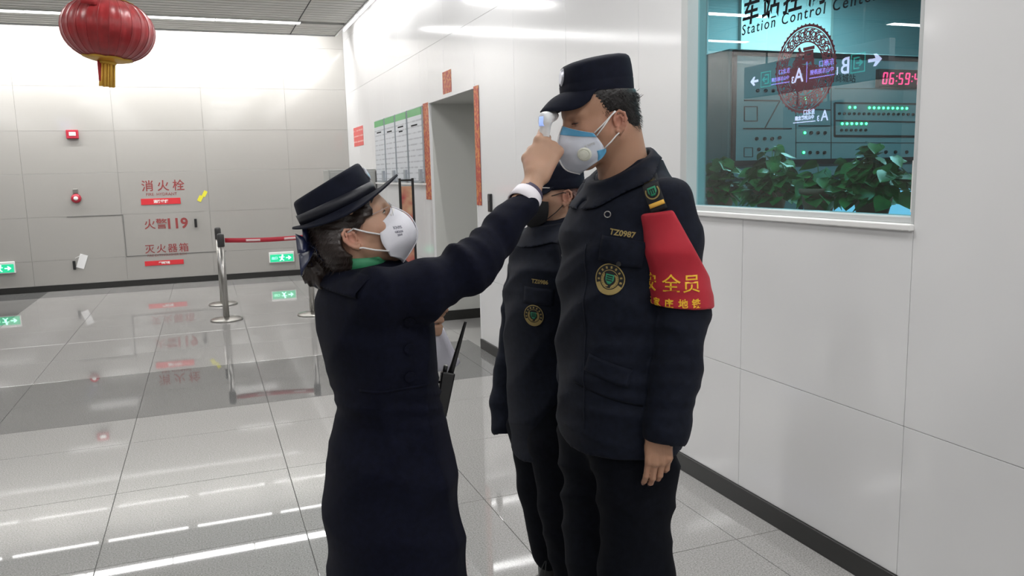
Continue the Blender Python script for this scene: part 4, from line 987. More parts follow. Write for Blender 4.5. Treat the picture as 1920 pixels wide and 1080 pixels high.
def brim_sheet(o, R, inner, outer, a0, a1, n=40, m=8, th=.003, curve=0.0):
    def fn(u, v):
        ph = a0+(a1-a0)*u; i, e = np.array(inner(ph)), np.array(outer(ph)); q_ = i*(1-v)+e*v; q_[2] += curve*math.sin(math.pi*v); return tuple(o+R @ q_)
    return thick(grid(fn, n, m), th)
def person(label, loc):
    return thing('person', label, 'person', loc)
def roundel(root, bvh, M4, r, gm='gold_thread', part='round_badge', scroll=True):
    """round embroidered badge: black ground, gold rings, green shield in a wreath"""
    def w_(me, off): return wrap(me, M4, bvh, off)
    g = place(link(part, w_(joinm([disc(r*k/6, r*(k+1)/6, .001, 30) for k in range(6)]), .001), M['patch_black']), root)
    sub = lambda nm, me, m_, off=.0022: place(link(nm, w_(me, off), M[m_]), g)
    sub('rim', joinm([disc(r*.93, r, .001, 40), disc(r*.56, r*.60, .001, 32)]), gm)
    ws = []
    for k in range(14):
        a = -math.pi*.5+(.35+.30*k/2*.92 if k % 2 else -.35-.30*(k-1)/2*.92-.14); ws.append(xform(disc(0, r*.085, .001, 8), Matrix.Translation((r*.47*math.cos(a), r*.47*math.sin(a), 0)) @ Matrix.Rotation(a+.5, 4, 'Z') @ Matrix.Scale(1.7, 4, (0, 1, 0)) @ Matrix.Scale(.6, 4, (1, 0, 0))))
    sub('wreath', joinm(ws), gm)
    sub('shield', plate(r*.58, r*.62, 6, 6, .001, lambda x, y: (x*(1 if y > -.1 else 1+(y+.1)*1.8), y)), 'green_emb')
    sub('shield_bars', joinm([boxv(-r*.20, r*.20, r*z-.0006*8*r/.04*.3, r*z+.0006*8*r/.04*.3, 0, .001) for z in (-.08, .06, .2)]), 'patch_black', .0034)
    let = []
    for k in range(11):
        a = math.radians(215-250*k/10); let.append(xform(boxv(-r*.06, r*.06, -r*.075, r*.075, 0, .001), Matrix.Rotation(a-math.pi/2, 4, 'Z') @ Matrix.Translation((0, r*.76, 0))))
    sub('ring_of_characters', joinm(let), gm)
    if scroll: sub('scroll', disc(r*.66, r*.98, .0012, 16, math.radians(205), math.radians(335)), gm, .003)
    return g
def epaulette(root, bvh, M4, w, h, part='shoulder_patch'):
    def w_(me, off): return wrap(me, M4, bvh, off)
    g = place(link(part, w_(plate(w, h, 6, 12, .0015), .001), M['patch_black']), root)
    sub = lambda nm, me, m_, off=.003: place(link(nm, w_(me, off), M[m_]), g)
    sub('shield', xform(plate(w*.52, w*.52, 5, 5, .001, lambda x, y: (x*(1 if y > -.1 else 1+(y+.1)*1.6), y)), Matrix.Translation((0, h*.06, 0))), 'green_emb')
    sub('wreath', xform(disc(w*.36, w*.44, .001, 24, math.radians(150), math.radians(390)), Matrix.Translation((0, h*.05, 0))), 'gold_thread')
    sub('lettering', xform(text_mesh('SECURITY', w*.17, .0005, .0002), Matrix.Translation((0, h*.33, 0))), 'gold_thread')
    sub('shield_mark', xform(joinm([boxv(-w*.17, w*.17, w*.1, w*.15, 0, .001)]+[boxv(w*x-.0012, w*x+.0012, -w*.15, w*.1, 0, .001) for x in (-.13, 0, .13)]), Matrix.Translation((0, h*.06, 0))), 'patch_black', .0045)
    sub('yellow_bar', xform(plate(w*.92, h*.12, 6, 2, .001), Matrix.Translation((0, -h*.30, 0))), 'tassel')
    return g
def collar_mesh(c, R, ring, th=.004):
    """folded collar: ring(u) -> (base, top, fall edge) in the wearer's frame, u runs from one front edge round the nape to the other"""
    def fn(u, v):
        b, t, e = (np.array(q_) for q_ in ring(u))
        if v < .4: q_ = b+(t-b)*(v/.4)
        else: q_ = t+(e-t)*((v-.4)/.6)+np.array((0, 0, .006))*math.sin(math.pi*(v-.4)/.6)
        return tuple(c+R @ q_)
    return thick(grid(fn, 48, 11), th)
def boots(root, x, ys, face, m='boot', size=.27, shaft=.2):
    for y in ys:
        me = joinm([loft([[(x+face*(px_+math.cos(a)*0), y+hw*math.sin(a), zb+(zt-zb)*(.5+.5*math.cos(a))) for a in np.linspace(0, 2*math.pi, 17)[:-1]] for px_, hw, zb, zt in [(-.085, .02, .005, .05), (-.075, .036, .002, .09), (-.03, .042, 0, .12), (.03, .042, 0, .10), (.09, .048, 0, .075), (.15, .046, 0, .055), (.18, .03, .003, .04)]]), lathe([(.05, .03), (.054, .09), (.060, shaft)], (x-face*.004, y, 0), 18)])
        place(link('shoe', me, M[m]), root)
# ------------------------------------------------------------------ the tall guard whose temperature is taken
YM = 1.80
man = person('tall guard in navy uniform and cap with red armband and white valved mask, facing left', (1.0, YM, 0))
Hm = Head(P(1159, 229, YM-.085), 1, frame(-.985, .10, -13), .955)
mp = lambda px, py, y: P(px, py, y)
sh_l, el_l, wr_l = mp(1252, 380, 1.62), mp(1279, 585, 1.60), mp(1240, 808, 1.58)
sh_r, el_r, wr_r = mp(1122, 372, 1.98), mp(1095, 580, 2.02), mp(1084, 758, 2.02)
tc = lambda y: mp(1157, y, YM)
hipc = tc(900)
leg_n = [np.array((hipc[0]+.02, 1.735, z)) for z in (.82, .45, .08)]; leg_f = [np.array((hipc[0]-.0, 1.915, z)) for z in (.82, .45, .08)]
Fm = Field(axis(.60, 1.40, [(.68, 1.22)], .0026, .012), axis(1.40, 2.20, [(1.53, 1.95)], .0028, .012), axis(-.01, 1.80, [(.62, .80), (1.38, 1.80)], .0026, .014))
Hm.sculpt(Fm)
nk0, nk1 = Hm.p(-.035, 0, -.055), tc(352)+np.array((.02, 0, 0))
Fm.cone(nk0, nk1, .056, .062, .03); Fm.cone(nk1+np.array((0,0,-.07)), tc(790), .075, .07, .03)
Fm.chain([nk1, sh_l, el_l, wr_l], [.05, .040, .036, .029], .03); Fm.chain([nk1, sh_r, el_r, wr_r], [.05, .04, .036, .029], .03)
Fm.chain([tc(790)]+leg_n, [.06, .06, .05, .04], .04); Fm.chain([tc(790)]+leg_f, [.06, .06, .05, .04], .04)
hd = _n(mp(1232, 905, 1.575)-wr_l)
tipl = hand(Fm, wr_l, hd, (-.93, .36, 0), (-.36, -.93, .05), .87, [(14, 26, 18), (16, 30, 18), (18, 34, 20), (22, 38, 22)], .02, [(.03, .026, -.022), (.056, .026, -.036), (.080, .020, -.044)])
tipr = hand(Fm, wr_r, (-.12, .0, -1), (-.93, .3, 0), (.3, .95, 0), .87, [(25, 40, 25)]*4, .03, [(.03, .034, -.022), (.058, .036, -.034), (.082, .026, -.042)])
me = tint(Fm.mesh(), (.385, .215, .140), Hm.spots()+[(p_, .02, (.50, .24, .18), .5) for p_, _ in tipl])
place(link('body', me, M['skin_m']), man)
nails(tipl[:4], 1.0, np.array((-.36, -.93, .05)), man)
Hm.eyes(man, me, .10, 0, .9)
# hair under the cap
Fh = Field(*[np.arange(Hm.c[i]-.16, Hm.c[i]+.16, .0032) for i in range(3)])
Fh.ell(Hm.p(-.007, 0, .038), np.array((.094, .0825, .093))*.955, Hm.R, .01)
Fh.cone(Hm.p(-.054, -.03, -.030), Hm.p(-.054, .03, -.030), .030, None, .03)
fwd, up_ = Hm.R[:, 0], Hm.R[:, 2]
Fh.plane(Hm.p(.052, 0, .02), fwd*.95+up_*-.3, .006); Fh.plane(Hm.p(-.03, 0, -.048), -up_+fwd*.75, .006)
for y in (-1, 1): Fh.cone(Hm.p(-.004, .05*y, -.030), Hm.p(-.004, .12*y, -.030), .031, None, .006, 'sub'); Fh.cone(Hm.p(.040, .05*y, -.03), Hm.p(.040, .12*y, -.03), .030, None, .01, 'sub')
Fh.folds(.0022, [(up_+.3*fwd, .008, 1), (fwd, .011, .8)], 3)
Rc = frame(-.985, .10, -4.0); cut = mp(1119, 176, YM); Fh.plane(cut+Rc[:, 2]*.004, Rc[:, 2], .004)
hm = Fh.mesh()
st_ = hair_strands(hm, 2200, lambda c, n_, r_: (None if np.dot(np.array(c)-cut, Rc[:, 2]) > -.004 or np.dot(np.array(c)-Hm.c, fwd) > .03 else Vector(-up_*r_.uniform(.006, .013)-fwd*r_.uniform(.002, .008))+n_*r_.uniform(.000, .0022)), 4, .0004)
tuft = [tube([Hm.p(-.088, y_, .03+z_), Hm.p(-.099, y_*1.1, .030+z_), Hm.p(-.106, y_*1.2, .034+z_)], [.0008, .0006, .0002], 4) for y_, z_ in [(.02*k-.05+random.uniform(-.008, .008), random.uniform(-.02, .02)) for k in range(5) for _ in range(4)]]
place(link('hair', joinm([hm]+st_+tuft), M['hair_black']), man)

# jacket
Fj = Field(axis(.60, 1.42, [], .005, .005), axis(1.46, 2.16, [], .005, .005), np.arange(.64, 1.58, .0055))
def stn(y, ax, ay, dx=0): c = tc(y); return (c[2], c[0]+dx, YM, ax, ay)
jst = [stn(822, .150, .190, .01), stn(790, .147, .188), stn(700, .143, .187), stn(600, .141, .188), stn(500, .138, .188), stn(430, .130, .182), stn(385, .112, .165, .01), stn(352, .090, .125, .03), stn(325, .078, .085, .04), stn(305, .070, .072, .045)]; Fj.vloft(jst, .03)
Fj.cone(tc(352)+np.array((.05, -.05, 0)), sh_l+np.array((.0, .02, -.004)), .060, .058, .05); Fj.cone(tc(352)+np.array((.05, .05, 0)), sh_r, .060, .058, .05)
arm_l = [sh_l, mp(1268, 460, 1.60), el_l, mp(1265, 700, 1.595), mp(1249, 812, 1.585)]; AR = [.062, .064, .064, .062, .058]
arm_r = [sh_r, mp(1105, 460, 2.015), el_r, mp(1086, 690, 2.02), wr_r]
F2 = Field(*Fj.a)
def cuff(F, p, d, r, e=.012): F.cone(p+d*(e+r*1.25), p+d*(.22+r), r*1.25, r*1.25, .006, 'sub'); F.cone(p-d*.03, p+d*.06, r*.60, r*.64, .006, 'sub')
F2.chain(arm_l, AR, .02); F2.chain(arm_r, AR, .02)
cuff(F2, arm_l[-1], _n(arm_l[-1]-arm_l[-2]), .058); cuff(F2, arm_r[-1], _n(arm_r[-1]-arm_r[-2]), .058)
Fj._mix((slice(None),)*3, F2.V, .007, 'add')
Fj.folds(.0058, [((.2, 0, 1), .07, .35), ((.8, .3, .6), .11, .9), ((-.7, .3, .7), .095, .8), ((.1, .2, 1), .16, .7)], 11, lambda x, y, z: np.clip((1.46-z)*6, .25, 1))
# creases bunching at elbow and waist
Fj.folds(.0028, [((.25, .3, 1), .038, 1)], 5, lambda x, y, z: np.exp(-((z-1.11)/.10)**2)*(y < 1.68)+.7*np.exp(-((z-.95)/.07)**2))
jm = Fj.mesh(0, 2); Bj = bvh_of(jm)
jk = place(link('jacket', jm, M['navy']), man)
# armband: cloth sleeve slipped over the arm
Fa = Field(np.arange(.84, 1.30, .0038), np.arange(1.46, 1.74, .0038), np.arange(1.02, 1.52, .0038))
Fa.chain(arm_l, AR, .02); Fa.V -= .0085
Fa.folds(.002, [((.3, .2, 1), .08, 1)], 9)
lo_a, lo_b = mp(1226, 582, 1.55), mp(1330, 574, 1.60)
Fa.plane(mp(1278, 579, 1.55), np.cross(_n(lo_b-lo_a), (.45, .88, -.02))*np.sign(np.cross(_n(lo_b-lo_a), (.45, .88, -.02))[2])*-1, .002)
ta, tb, tcx = mp(1205, 405, 1.55), mp(1262, 394, 1.55), mp(1322, 503, 1.55)
nn1 = np.cross(_n(tb-ta), (.5, .86, 0)); nn1 *= np.sign(nn1[2]); Fa.plane(ta, nn1, .003)
nn2 = np.cross(_n(tcx-tb), (.5, .86, 0)); nn2 *= np.sign(nn2[2]); Fa.plane(tb, nn2, .003)
M['armband'] = mat('armband_red', (.40, .009, .024), .7, sheen=.05, bump=(600, .0004), noise=(12, .1, 3)); M['arm_gold'] = mat('armband_gold', (.85, .50, .03), .5)
am = Fa.mesh(0, 3); Ba = bvh_of(am); ab = place(link('armband', am, M['armband']), man)
toc = _n(np.array((-1.05, -1.60, 0)))                                    # from the arm towards the room's near side
def arm_text(body, size, deg, py, bold):
    t_ = math.radians(deg); c_, s_ = math.cos(t_), math.sin(t_); n_ = np.array((toc[0]*c_-toc[1]*s_, toc[0]*s_+toc[1]*c_, 0)); ax_ = mp(1277, py, 1.60)
    M4 = basis(ax_+n_*.10, tuple(np.cross((0, 0, 1.0), n_)), (0, 0, 1)); place(link('lettering', wrap(text_mesh(body, size, .0006, bold), M4, Ba, .0008), M['arm_gold']), ab)
for ch, dg in (('安', -62), ('全', -17), ('员', 19)): arm_text(ch, .045, dg, 537, .0002)
for ch, dg in zip('石家庄地铁', (-78, -50, -22, 4, 28)): arm_text(ch, .0225, dg, 567, .0005)
# shoulder patch, number, pocket, roundel
epaulette(jk, Bj, basis(mp(1221, 365, 1.545), (.80, -.55, .38), (-.45, .3, 1)), .040, .085)
chest = lambda px, py: basis(mp(px, py, 1.64), (.80, -.60, -.17), (.0, .0, 1))
place(link('number_strip', wrap(text_mesh('TZ0987', .0185, .0006, .0005), chest(1165, 443), Bj, .0012), M['gold_thread']), jk)
pk = place(link('pocket_flap', wrap(plate(.105, .060, 12, 6, .004, lambda x, y: (x, y*(1-.30*(.5-abs(x))*0)+(-.14*(.5-abs(x)) if y < 0 else 0))), chest(1165, 472), Bj, .002), M['navy']), jk)
place(link('button', wrap(disc(0, .006, .003, 14), chest(1160, 495), Bj, .006), M['blackp']), pk)
roundel(jk, Bj, chest(1140, 526), .037)
place(link('zip_placket', wrap(plate(.004, .46, 1, 30, .0006), basis(mp(1072, 640, 1.70), (.45, -.9, 0), (0, 0, 1)), Bj, .0015), M['navy']), jk)
place(link('hook_loop', tube([mp(1139, 402, 1.63)+np.array((.006*math.cos(a), -.004*math.cos(a), .007*math.sin(a))) for a in np.linspace(0, 2*math.pi, 15)[:-1]], .0013, 6, closed=True), M['steel']), jk)
place(link('waist_seam', wrap(plate(.17, .005, 18, 1, .001), basis(mp(1140, 760, 1.60), (.88, -.47, -.22), (0, 0, 1)), Bj, .0012), M['navy_dark']), jk)
place(link('hip_pocket', wrap(plate(.11, .045, 12, 5, .002), basis(mp(1140, 705, 1.62), (.88, -.47, -.30), (0, 0, 1)), Bj, .002), M['navy']), jk)
# collar (one fall on each side, standing at the nape)
cb = mp(1160, 326, YM)
def band_plane(F, pa, pb, y, up):
    # cutting plane across the body, seen edge-on from the side: holds photo points pa, pb at depth y
    a, b = mp(*pa, y), mp(*pb, y); n_ = np.cross(_n(b-a), (0, 1.0, 0)); n_ *= np.sign(n_[2])*(1 if up else -1); F.plane(a, n_, .003)
Fc = Field(np.arange(cb[0]-.22, cb[0]+.22, .0036), np.arange(YM-.24, YM+.24, .0036), np.arange(1.32, 1.62, .0036))
def jacket_top(F, g):
    F.vloft([(z, x, y, a_+g, b_+g) for z, x, y, a_, b_ in jst], .03)
    F.cone(tc(352)+np.array((.05, -.05, 0)), sh_l+np.array((.0, .02, -.004)), .060+g, .058+g, .05); F.cone(tc(352)+np.array((.05, .05, 0)), sh_r, .060+g, .058+g, .05)
jacket_top(Fc, .009)
nka, nkb = mp(1172, 352, YM), mp(1158, 262, YM)
Fc.cone(nka, nkb+(nka-nkb)*.1, .094, .083, .03)
band_plane(Fc, (1228, 266), (1096, 352), YM, True); band_plane(Fc, (1243, 300), (1112, 398), YM-.09, False)
Fc.cone(nka-(nkb-nka)*.6, nkb+(nkb-nka)*.5, .073, .073, .004, 'sub')
Fc.cone(mp(1075, 352, YM), mp(1110, 420, YM), .024, .004, .006, 'sub')
place(link('collar', Fc.mesh(0, 9), M['navy']), jk)
M['camo'] = mat('camouflage_collar', (.03, .032, .026), .8, noise=(55, .8, 2))
sc_ = mp(1160, 322, YM)
place(link('shirt_collar', thick(grid(lambda u, v: tuple(sc_+np.array((-.067*math.cos(2*math.pi*u), .066*math.sin(2*math.pi*u), -.045*math.cos(2*math.pi*u)+.03*(v-.5)))), 40, 4, True, True), .004), M['camo']), man)
# trousers and boots
Ft = Field(axis(.66, 1.32, [], .007, .007), axis(1.52, 2.08, [], .007, .007), np.arange(.08, .95, .008))
Ft.chain([leg_n[0]+np.array((0, .02, .06)), leg_n[0]+np.array((.0, 0, -.10)), leg_n[1], leg_n[2]+np.array((0, 0, .10))], [.110, .100, .094, .085], .04); Ft.chain([leg_f[0]+np.array((0, -.02, .06)), leg_f[0]+np.array((-.0, 0, -.10)), leg_f[1], leg_f[2]+np.array((0, 0, .10))], [.115, .106, .096, .085], .03)
Ft.ell(tc(850)*np.array((1,1,0))+np.array((.0,0,.84)), (.125,.155,.12), None, .05)
Ft.folds(.006, [((.3, .2, 1), .10, 1), ((.9, .2, .4), .13, .7)], 21)
place(link('trousers', Ft.mesh(), M['navy_dark']), man)
boots(man, leg_n[2][0], (leg_n[2][1], leg_f[2][1]), -1)
# cap
Rc = frame(-.985, .10, -4.0); co_ = mp(1119, 176, YM); ca, cbw = .0875, .080
cap_ = place(link('cap', cap_shell(co_, Rc, ca, cbw, [(-.004, 1.0), (.004, 1.015), (.026, 1.015), (.0285, 1.005), (.031, 1.012), (.055, .99), (.068, .965), (.075, .93), (.080, .86), (.084, .70), (.087, .42), (.088, .05)], -.010, 72, 2.5), M['cap_navy']), man)
inn = lambda ph: (ca*1.01*math.cos(ph), cbw*1.01*math.sin(ph), .006)
out_ = lambda ph: (ca*math.cos(ph)+.058*max(math.cos(ph*.98), 0)**.6, cbw*1.04*math.sin(ph), -.033-.014*math.sin(abs(ph))**2+.028*(abs(ph)/1.32)**6)
place(link('brim', brim_sheet(co_, Rc, inn, out_, -1.32, 1.32, curve=.006), M['cap_navy']), cap_)
bd = joinm([loft([[(x*w_, y*h_, z) for x, y in [(math.cos(a), math.sin(a)) for a in np.linspace(0, 2*math.pi, 21)[:-1]]] for w_, h_, z in ((.014, .021, 0), (.014, .021, .002), (.010, .016, .0045))], True, False)])
capb = bvh_of(cap_.data)
def cap_emblem(o, R, bv, me, z): 
    return wrap(me, basis(o+R @ np.array((.115, 0, z)), tuple(R[:, 1]), tuple(R[:, 2])), bv, .0005, .05)
place(link('cap_badge', cap_emblem(co_, Rc, capb, bd, .045), M['silver']), cap_)
place(link('badge_shield', cap_emblem(co_, Rc, capb, joinm([boxv(-.005, .005, -.002, .009, 0, .002), boxv(-.008, .008, -.012, -.008, 0, .002)]), .047), M['cap_navy']), cap_)
# mask with valve and straps
R1 = [(.109, -.002), (.126, -.026), (.138, -.058), (.139, -.080), (.126, -.112), (.092, -.132)]; E1 = [(.060, .073, -.036), (.050, .072, -.054), (.041, .069, -.072), (.040, .067, -.090), (.050, .060, -.104)]
mk = place(link('face_mask', mask_sheet(Hm, R1, E1, .020), M['mask_grey']), man)
place(link('nose_trim', mask_sheet(Hm, R1, E1, .020, 0.0, .16, off=.0016, th=.001), M['mask_blue']), mk)
place(link('mask_tab', mask_sheet(Hm, R1, E1, .020, .62, .98, .86, 1.04, off=.0016, n=6, th=.001), M['mask_blue']), mk)
place(link('seam_edge', tube([Hm.p(x+.001, 0, z) for x, _, z in smooth_pts([(a, 0, b) for a, b in R1], 30)], .0018, 6), M['elastic']), mk)
vb = bvh_of(mk.data); vM = basis(Hm.p(.115, .09, -.082), tuple(Hm.R @ np.array((-.8, .6, 0))), tuple(Hm.R[:, 2]))
vv = wrap(lathe([(.0165, 0), (.0165, .004), (.0135, .0055), (.0130, .0038), (.0105, .0038), (.0100, .0062), (.0005, .0066)], n=28, smooth=False), vM, vb, .0)
va = place(link('valve', vv, M['valve']), mk)
place(link('mask_print', wrap(text_mesh('KN95', .010, .0002), basis(Hm.p(.095, .09, -.066), tuple(Hm.R @ np.array((-.75, .65, .1))), tuple(Hm.R[:, 2])), vb, .0008), M['alu']), mk)
for z0_, x0_, yy, ez in ((-.036, .058, .074, .026), (-.044, .054, .0755, .028), (-.080, .042, .0745, -.026)):
    for sd in (1, -1):
        place(link('ear_strap', tube([Hm.p(x0_, sd*yy, z0_), Hm.p(x0_*.55, sd*.0830, z0_*.55+(-.025+ez)*.45), Hm.p(x0_*.18, sd*.0835, z0_*.18+(-.025+ez)*.82), Hm.p(-.004, sd*.0800, -.025+ez), Hm.p(-.016, sd*.074, -.025+ez*.8)], .0019, 6, flat=1.4), M['elastic']), mk)
# ------------------------------------------------------------------ the woman in the long coat taking the temperature
YW = 1.75
wom = person('woman in long navy coat and brimmed hat raising a thermometer to the tall guard', (.36, YW, 0))
Hw = Head(P(661, 447, YW-.078), -1, frame(.985, -.17, 23), .885)
wp_ = lambda px, py, y=YW: P(px, py, y)
rsh, rel, rwr = wp_(712, 556, 1.61), wp_(868, 508, 1.60), wp_(990, 366, 1.70)
lsh, lel, lwr = wp_(690, 540, 1.92), wp_(690, 690, 1.98), wp_(782, 612, 1.93)
wt = lambda y: wp_(705 if y < 700 else 726, y)
Fw = Field(axis(-.02, 1.02, [(.20, .48), (.44, .60), (.62, .86)], .0028, .012), axis(1.40, 2.14, [(1.60, 1.86), (1.86, 1.99)], .0028, .012), axis(-.01, 1.72, [(1.12, 1.26), (1.26, 1.68)], .0028, .014))
Hw.sculpt(Fw, .95, .76)
nb = wp_(668, 520)
Fw.cone(Hw.p(-.03, 0, -.06), nb, .047, .052, .03); Fw.cone(nb-np.array((0, 0, .05)), wt(820), .07, .06, .03)
nb2 = nb-np.array((0, 0, .07)); Fw.chain([nb2, rsh, rel, rwr], [.05, .036, .032, .0245], .02); Fw.chain([nb2, lsh, lel, lwr], [.05, .036, .033, .0245], .02)
lx = wt(1000)[0]-.02
for y in (1.67, 1.83): Fw.chain([wt(820), (lx, y, .75), (lx, y, .42), (lx-.01, y, .06)], [.06, .06, .045, .032], .03)
# right hand closed round the thermometer grip
uh = _n(wp_(1027, 280, 1.745)-rwr); sl_v = _n(np.cross(uh, np.array((.36, .93, 0)))); 
if sl_v[2] < 0: sl_v = -sl_v
wh = _n(np.cross(uh, sl_v)); wh = wh if wh[1] < 0 else -wh
Fw.cone(rwr, rwr+uh*.066, .0245, .0235, .02, sq=(wh, 1.15))
tips_r = hand(Fw, rwr+uh*.062, uh, sl_v, wh, 1.0, [(30, 88, 50), (46, 88, 48), (60, 86, 45), (70, 84, 45)], .02, [(.034, .036, -.014), (.066, .034, -.024), (.098, .026, -.034)])
# left hand folded on the papers, knuckles towards the far side
def lp_(x, y, d): return wp_(x, y, 1.93+d)
for i in range(4):
    y0 = 586+i*13.0; r = .0082-.0006*i
    Fw.chain([lp_(788, y0+2, .024), lp_(824-1.5*i, y0-1, .022), lp_(829-2*i, y0+1, -.004), lp_(808, y0+3, -.012)], [.0105, .0092, r, r*.86], .004)
Fw.cone(lp_(782, 596, .012), lp_(786, 624, .012), .021, .019, .02); Fw.cone(lwr, lp_(784, 606, .012), .024, .023, .02)
Fw.chain([lp_(786, 588, -.002), lp_(806, 577, -.012), lp_(823, 574, -.018), lp_(836, 581, -.020)], [.014, .0105, .0088, .0072], .006)
me = tint(Fw.mesh(), (.45, .275, .190), Hw.spots()+[(p_, .02, (.50, .27, .21), .5) for p_, _ in tips_r]+[(rwr+uh*.09*.92+sl_v*b_, .012, (.52, .27, .21), .6) for b_ in (.028, .01, -.01, -.026)])
place(link('body', me, M['skin_w']), wom)
nails([tips_r[4]], .92, -sl_v*.2+wh, wom)
Hw.eyes(wom, me, .75, .15, .9)
# hair, swept under the hat, with a netted bun
Fh = Field(*[np.arange(Hw.c[i]-.17, Hw.c[i]+.17, .0034) for i in range(3)])
Fh.ell(Hw.p(-.008, 0, .036), np.array((.097, .080, .090))*.885, Hw.R, .01)
Fh.cone(Hw.p(-.045, -.045, -.03), Hw.p(-.045, .045, -.03), .045, None, .03); Fh.cone(Hw.p(-.05, -.035, -.075), Hw.p(-.05, .035, -.075), .030, None, .03)
for y in (-1, 1): Fh.chain([Hw.p(.056, .050*y, .024), Hw.p(.054, .0575*y, .026), Hw.p(.034, .066*y, .006), Hw.p(.012, .070*y, -.002)], [.021, .019, .016, .012], .016)
fwd, up_ = Hw.R[:, 0], Hw.R[:, 2]
Fh.plane(Hw.p(.064, 0, .03), fwd, .006); Fh.plane(Hw.p(0, 0, -.10), -up_, .01)
for y in (-1, 1): Fh.cone(Hw.p(-.006, .055*y, -.034), Hw.p(-.006, .12*y, -.034), .0275, None, .006, 'sub'); Fh.cone(Hw.p(.052, .04*y, -.036), Hw.p(.052, .12*y, -.036), .034, None, .010, 'sub'); Fh.cone(Hw.p(.010, .045*y, -.085), Hw.p(.010, .12*y, -.085), .036, None, .012, 'sub')
Fh.folds(.0020, [(up_+.5*fwd, .009, 1), (fwd*.4+up_, .014, .8)], 6)
Rh = frame(.985, -.17, 23.5); ho = wp_(635, 389); Fh.plane(ho+Rh[:, 2]*.022, Rh[:, 2], .004)
hm = Fh.mesh(0, 1)
cut = ho
st_ = hair_strands(hm, 900, lambda c, n_, r_: (None if np.dot(np.array(c)-cut, Rh[:, 2]) > -.012 or np.dot(np.array(c)-Hw.c, fwd) > .03 else Vector(-up_*r_.uniform(.004, .016)-fwd*r_.uniform(.008, .022))+n_*r_.uniform(-.003, .0005)), 8, .0004)
fr_ = [tube(smooth_pts([Hw.p(.080+.004*t, -.022-.034*t+j_*.004, .050-.004*j_), Hw.p(.0865-.012*t, -.026-.030*t+j_*.003, .042), Hw.p(.078-.020*t, -.046-.018*t, .022-.01*t)], 7), [.0010]*5+[.0007, .0002], 4) for t in np.linspace(0, 1, 26) for j_ in (0, 1)]
place(link('hair', joinm([hm]+st_+fr_), M['hair_brown']), wom)
bc = wp_(598, 500, 1.765)
Fb = Field(*[np.arange(bc[i]-.09, bc[i]+.09, .0032) for i in range(3)])
Fb.ell(bc, (.030, .036, .041), None, .01); Fb.ell(bc+np.array((.0, 0, -.016)), (.032, .038, .030), None, .02); Fb.cone(bc, bc+np.array((.05, 0, .02)), .03, .03, .02)
Fb.folds(.003, [((1, .3, .6), .018, 1), ((-.5, 1, .6), .016, 1)], 4)
place(link('hair_bun', Fb.mesh(0, 1), M['hair_brown']), wom)
M['net'] = mat('navy_hair_ribbon', (.010, .016, .055), .35, spec=.5)
bw = wp_(589, 462, 1.745); rib = []
for k, (dx, dz, sz) in enumerate([(-.012, .022, .030), (-.018, .004, .030), (-.016, -.020, .034), (.010, .018, .026), (.012, -.010, .028)]):
    rib.append(thick(grid(lambda u, v: tuple(bw+np.array((dx*2*u+.010*math.sin(u*math.pi)*(v-.5), -.012+.026*(v-.5)+.012*math.sin(u*math.pi*2+k), dz*2.0*u+(v-.5)*sz*(.35+u)))), 8, 5), .0012))
rib = joinm(rib)
for v in rib.vertices:
    if (v.co-Vector(bw)).length > .085: v.co = Vector(bw)
place(link('hair_ribbon', rib, M['net']), wom)
netl = []
for k in range(14):
    a = math.pi*k/14
    netl.append(tube([bc+np.array((.0315*math.cos(t)*math.cos(a), .0375*math.cos(t)*math.sin(a), .043*math.sin(t)-.004)) for t in np.linspace(0, 2*math.pi, 25)[:-1]], .0007, 3, closed=True))
place(link('hair_net', joinm(netl), M['net']), wom)

# hat
ha, hb = .087, .083
hat = place(link('hat', cap_shell(ho, Rh, ha, hb, [(-.004, 1.0), (.010, 1.0), (.030, .985), (.050, .955), (.055, .94), (.0585, .91), (.0600, .85), (.0585, .70), (.0575, .4), (.057, .05)], .010, 72, 2.15), M['cap_navy']), wom)
hin = lambda ph: (ha*.99*math.cos(ph), hb*.99*math.sin(ph), 0.001)
def hout(ph):
    c_ = math.cos(ph); w_ = .030+.028*max(c_, 0)**1.5-.010*max(-c_, 0); return ((ha+w_)*c_, (hb+w_*.8)*math.sin(ph), -.016*math.sin(ph)**2+.012*max(c_, 0)**2+.004*max(-c_, 0))
place(link('brim', brim_sheet(ho, Rh, hin, hout, math.pi, -math.pi, 72, 8, .0035, -.003), M['cap_navy']), hat)
M['band'] = mat('hat_ribbon', (.0045, .0055, .013), .5)
place(link('hat_band', loft([[tuple(ho+Rh @ np.array((ha*s_*math.cos(a), hb*s_*math.sin(a), z))) for a in np.linspace(0, 2*math.pi, 73)[:-1]] for z, s_ in ((.0, 1.0), (.0, 1.035), (.022, 1.03), (.022, .98))]), M['band']), hat)
hbv = bvh_of(hat.data)
hbd = wrap(loft([[(x*w_, y*h_, z) for x, y in [(math.cos(a), math.sin(a)) for a in np.linspace(0, 2*math.pi, 21)[:-1]]] for w_, h_, z in ((.016, .015, 0), (.016, .015, .0025), (.009, .009, .005))], True, False), basis(ho+Rh @ np.array((.115, 0, .040)), tuple(Rh[:, 1]), tuple(Rh[:, 2])), hbv, .0005, .05)
place(link('hat_badge', hbd, M['silver']), hat)

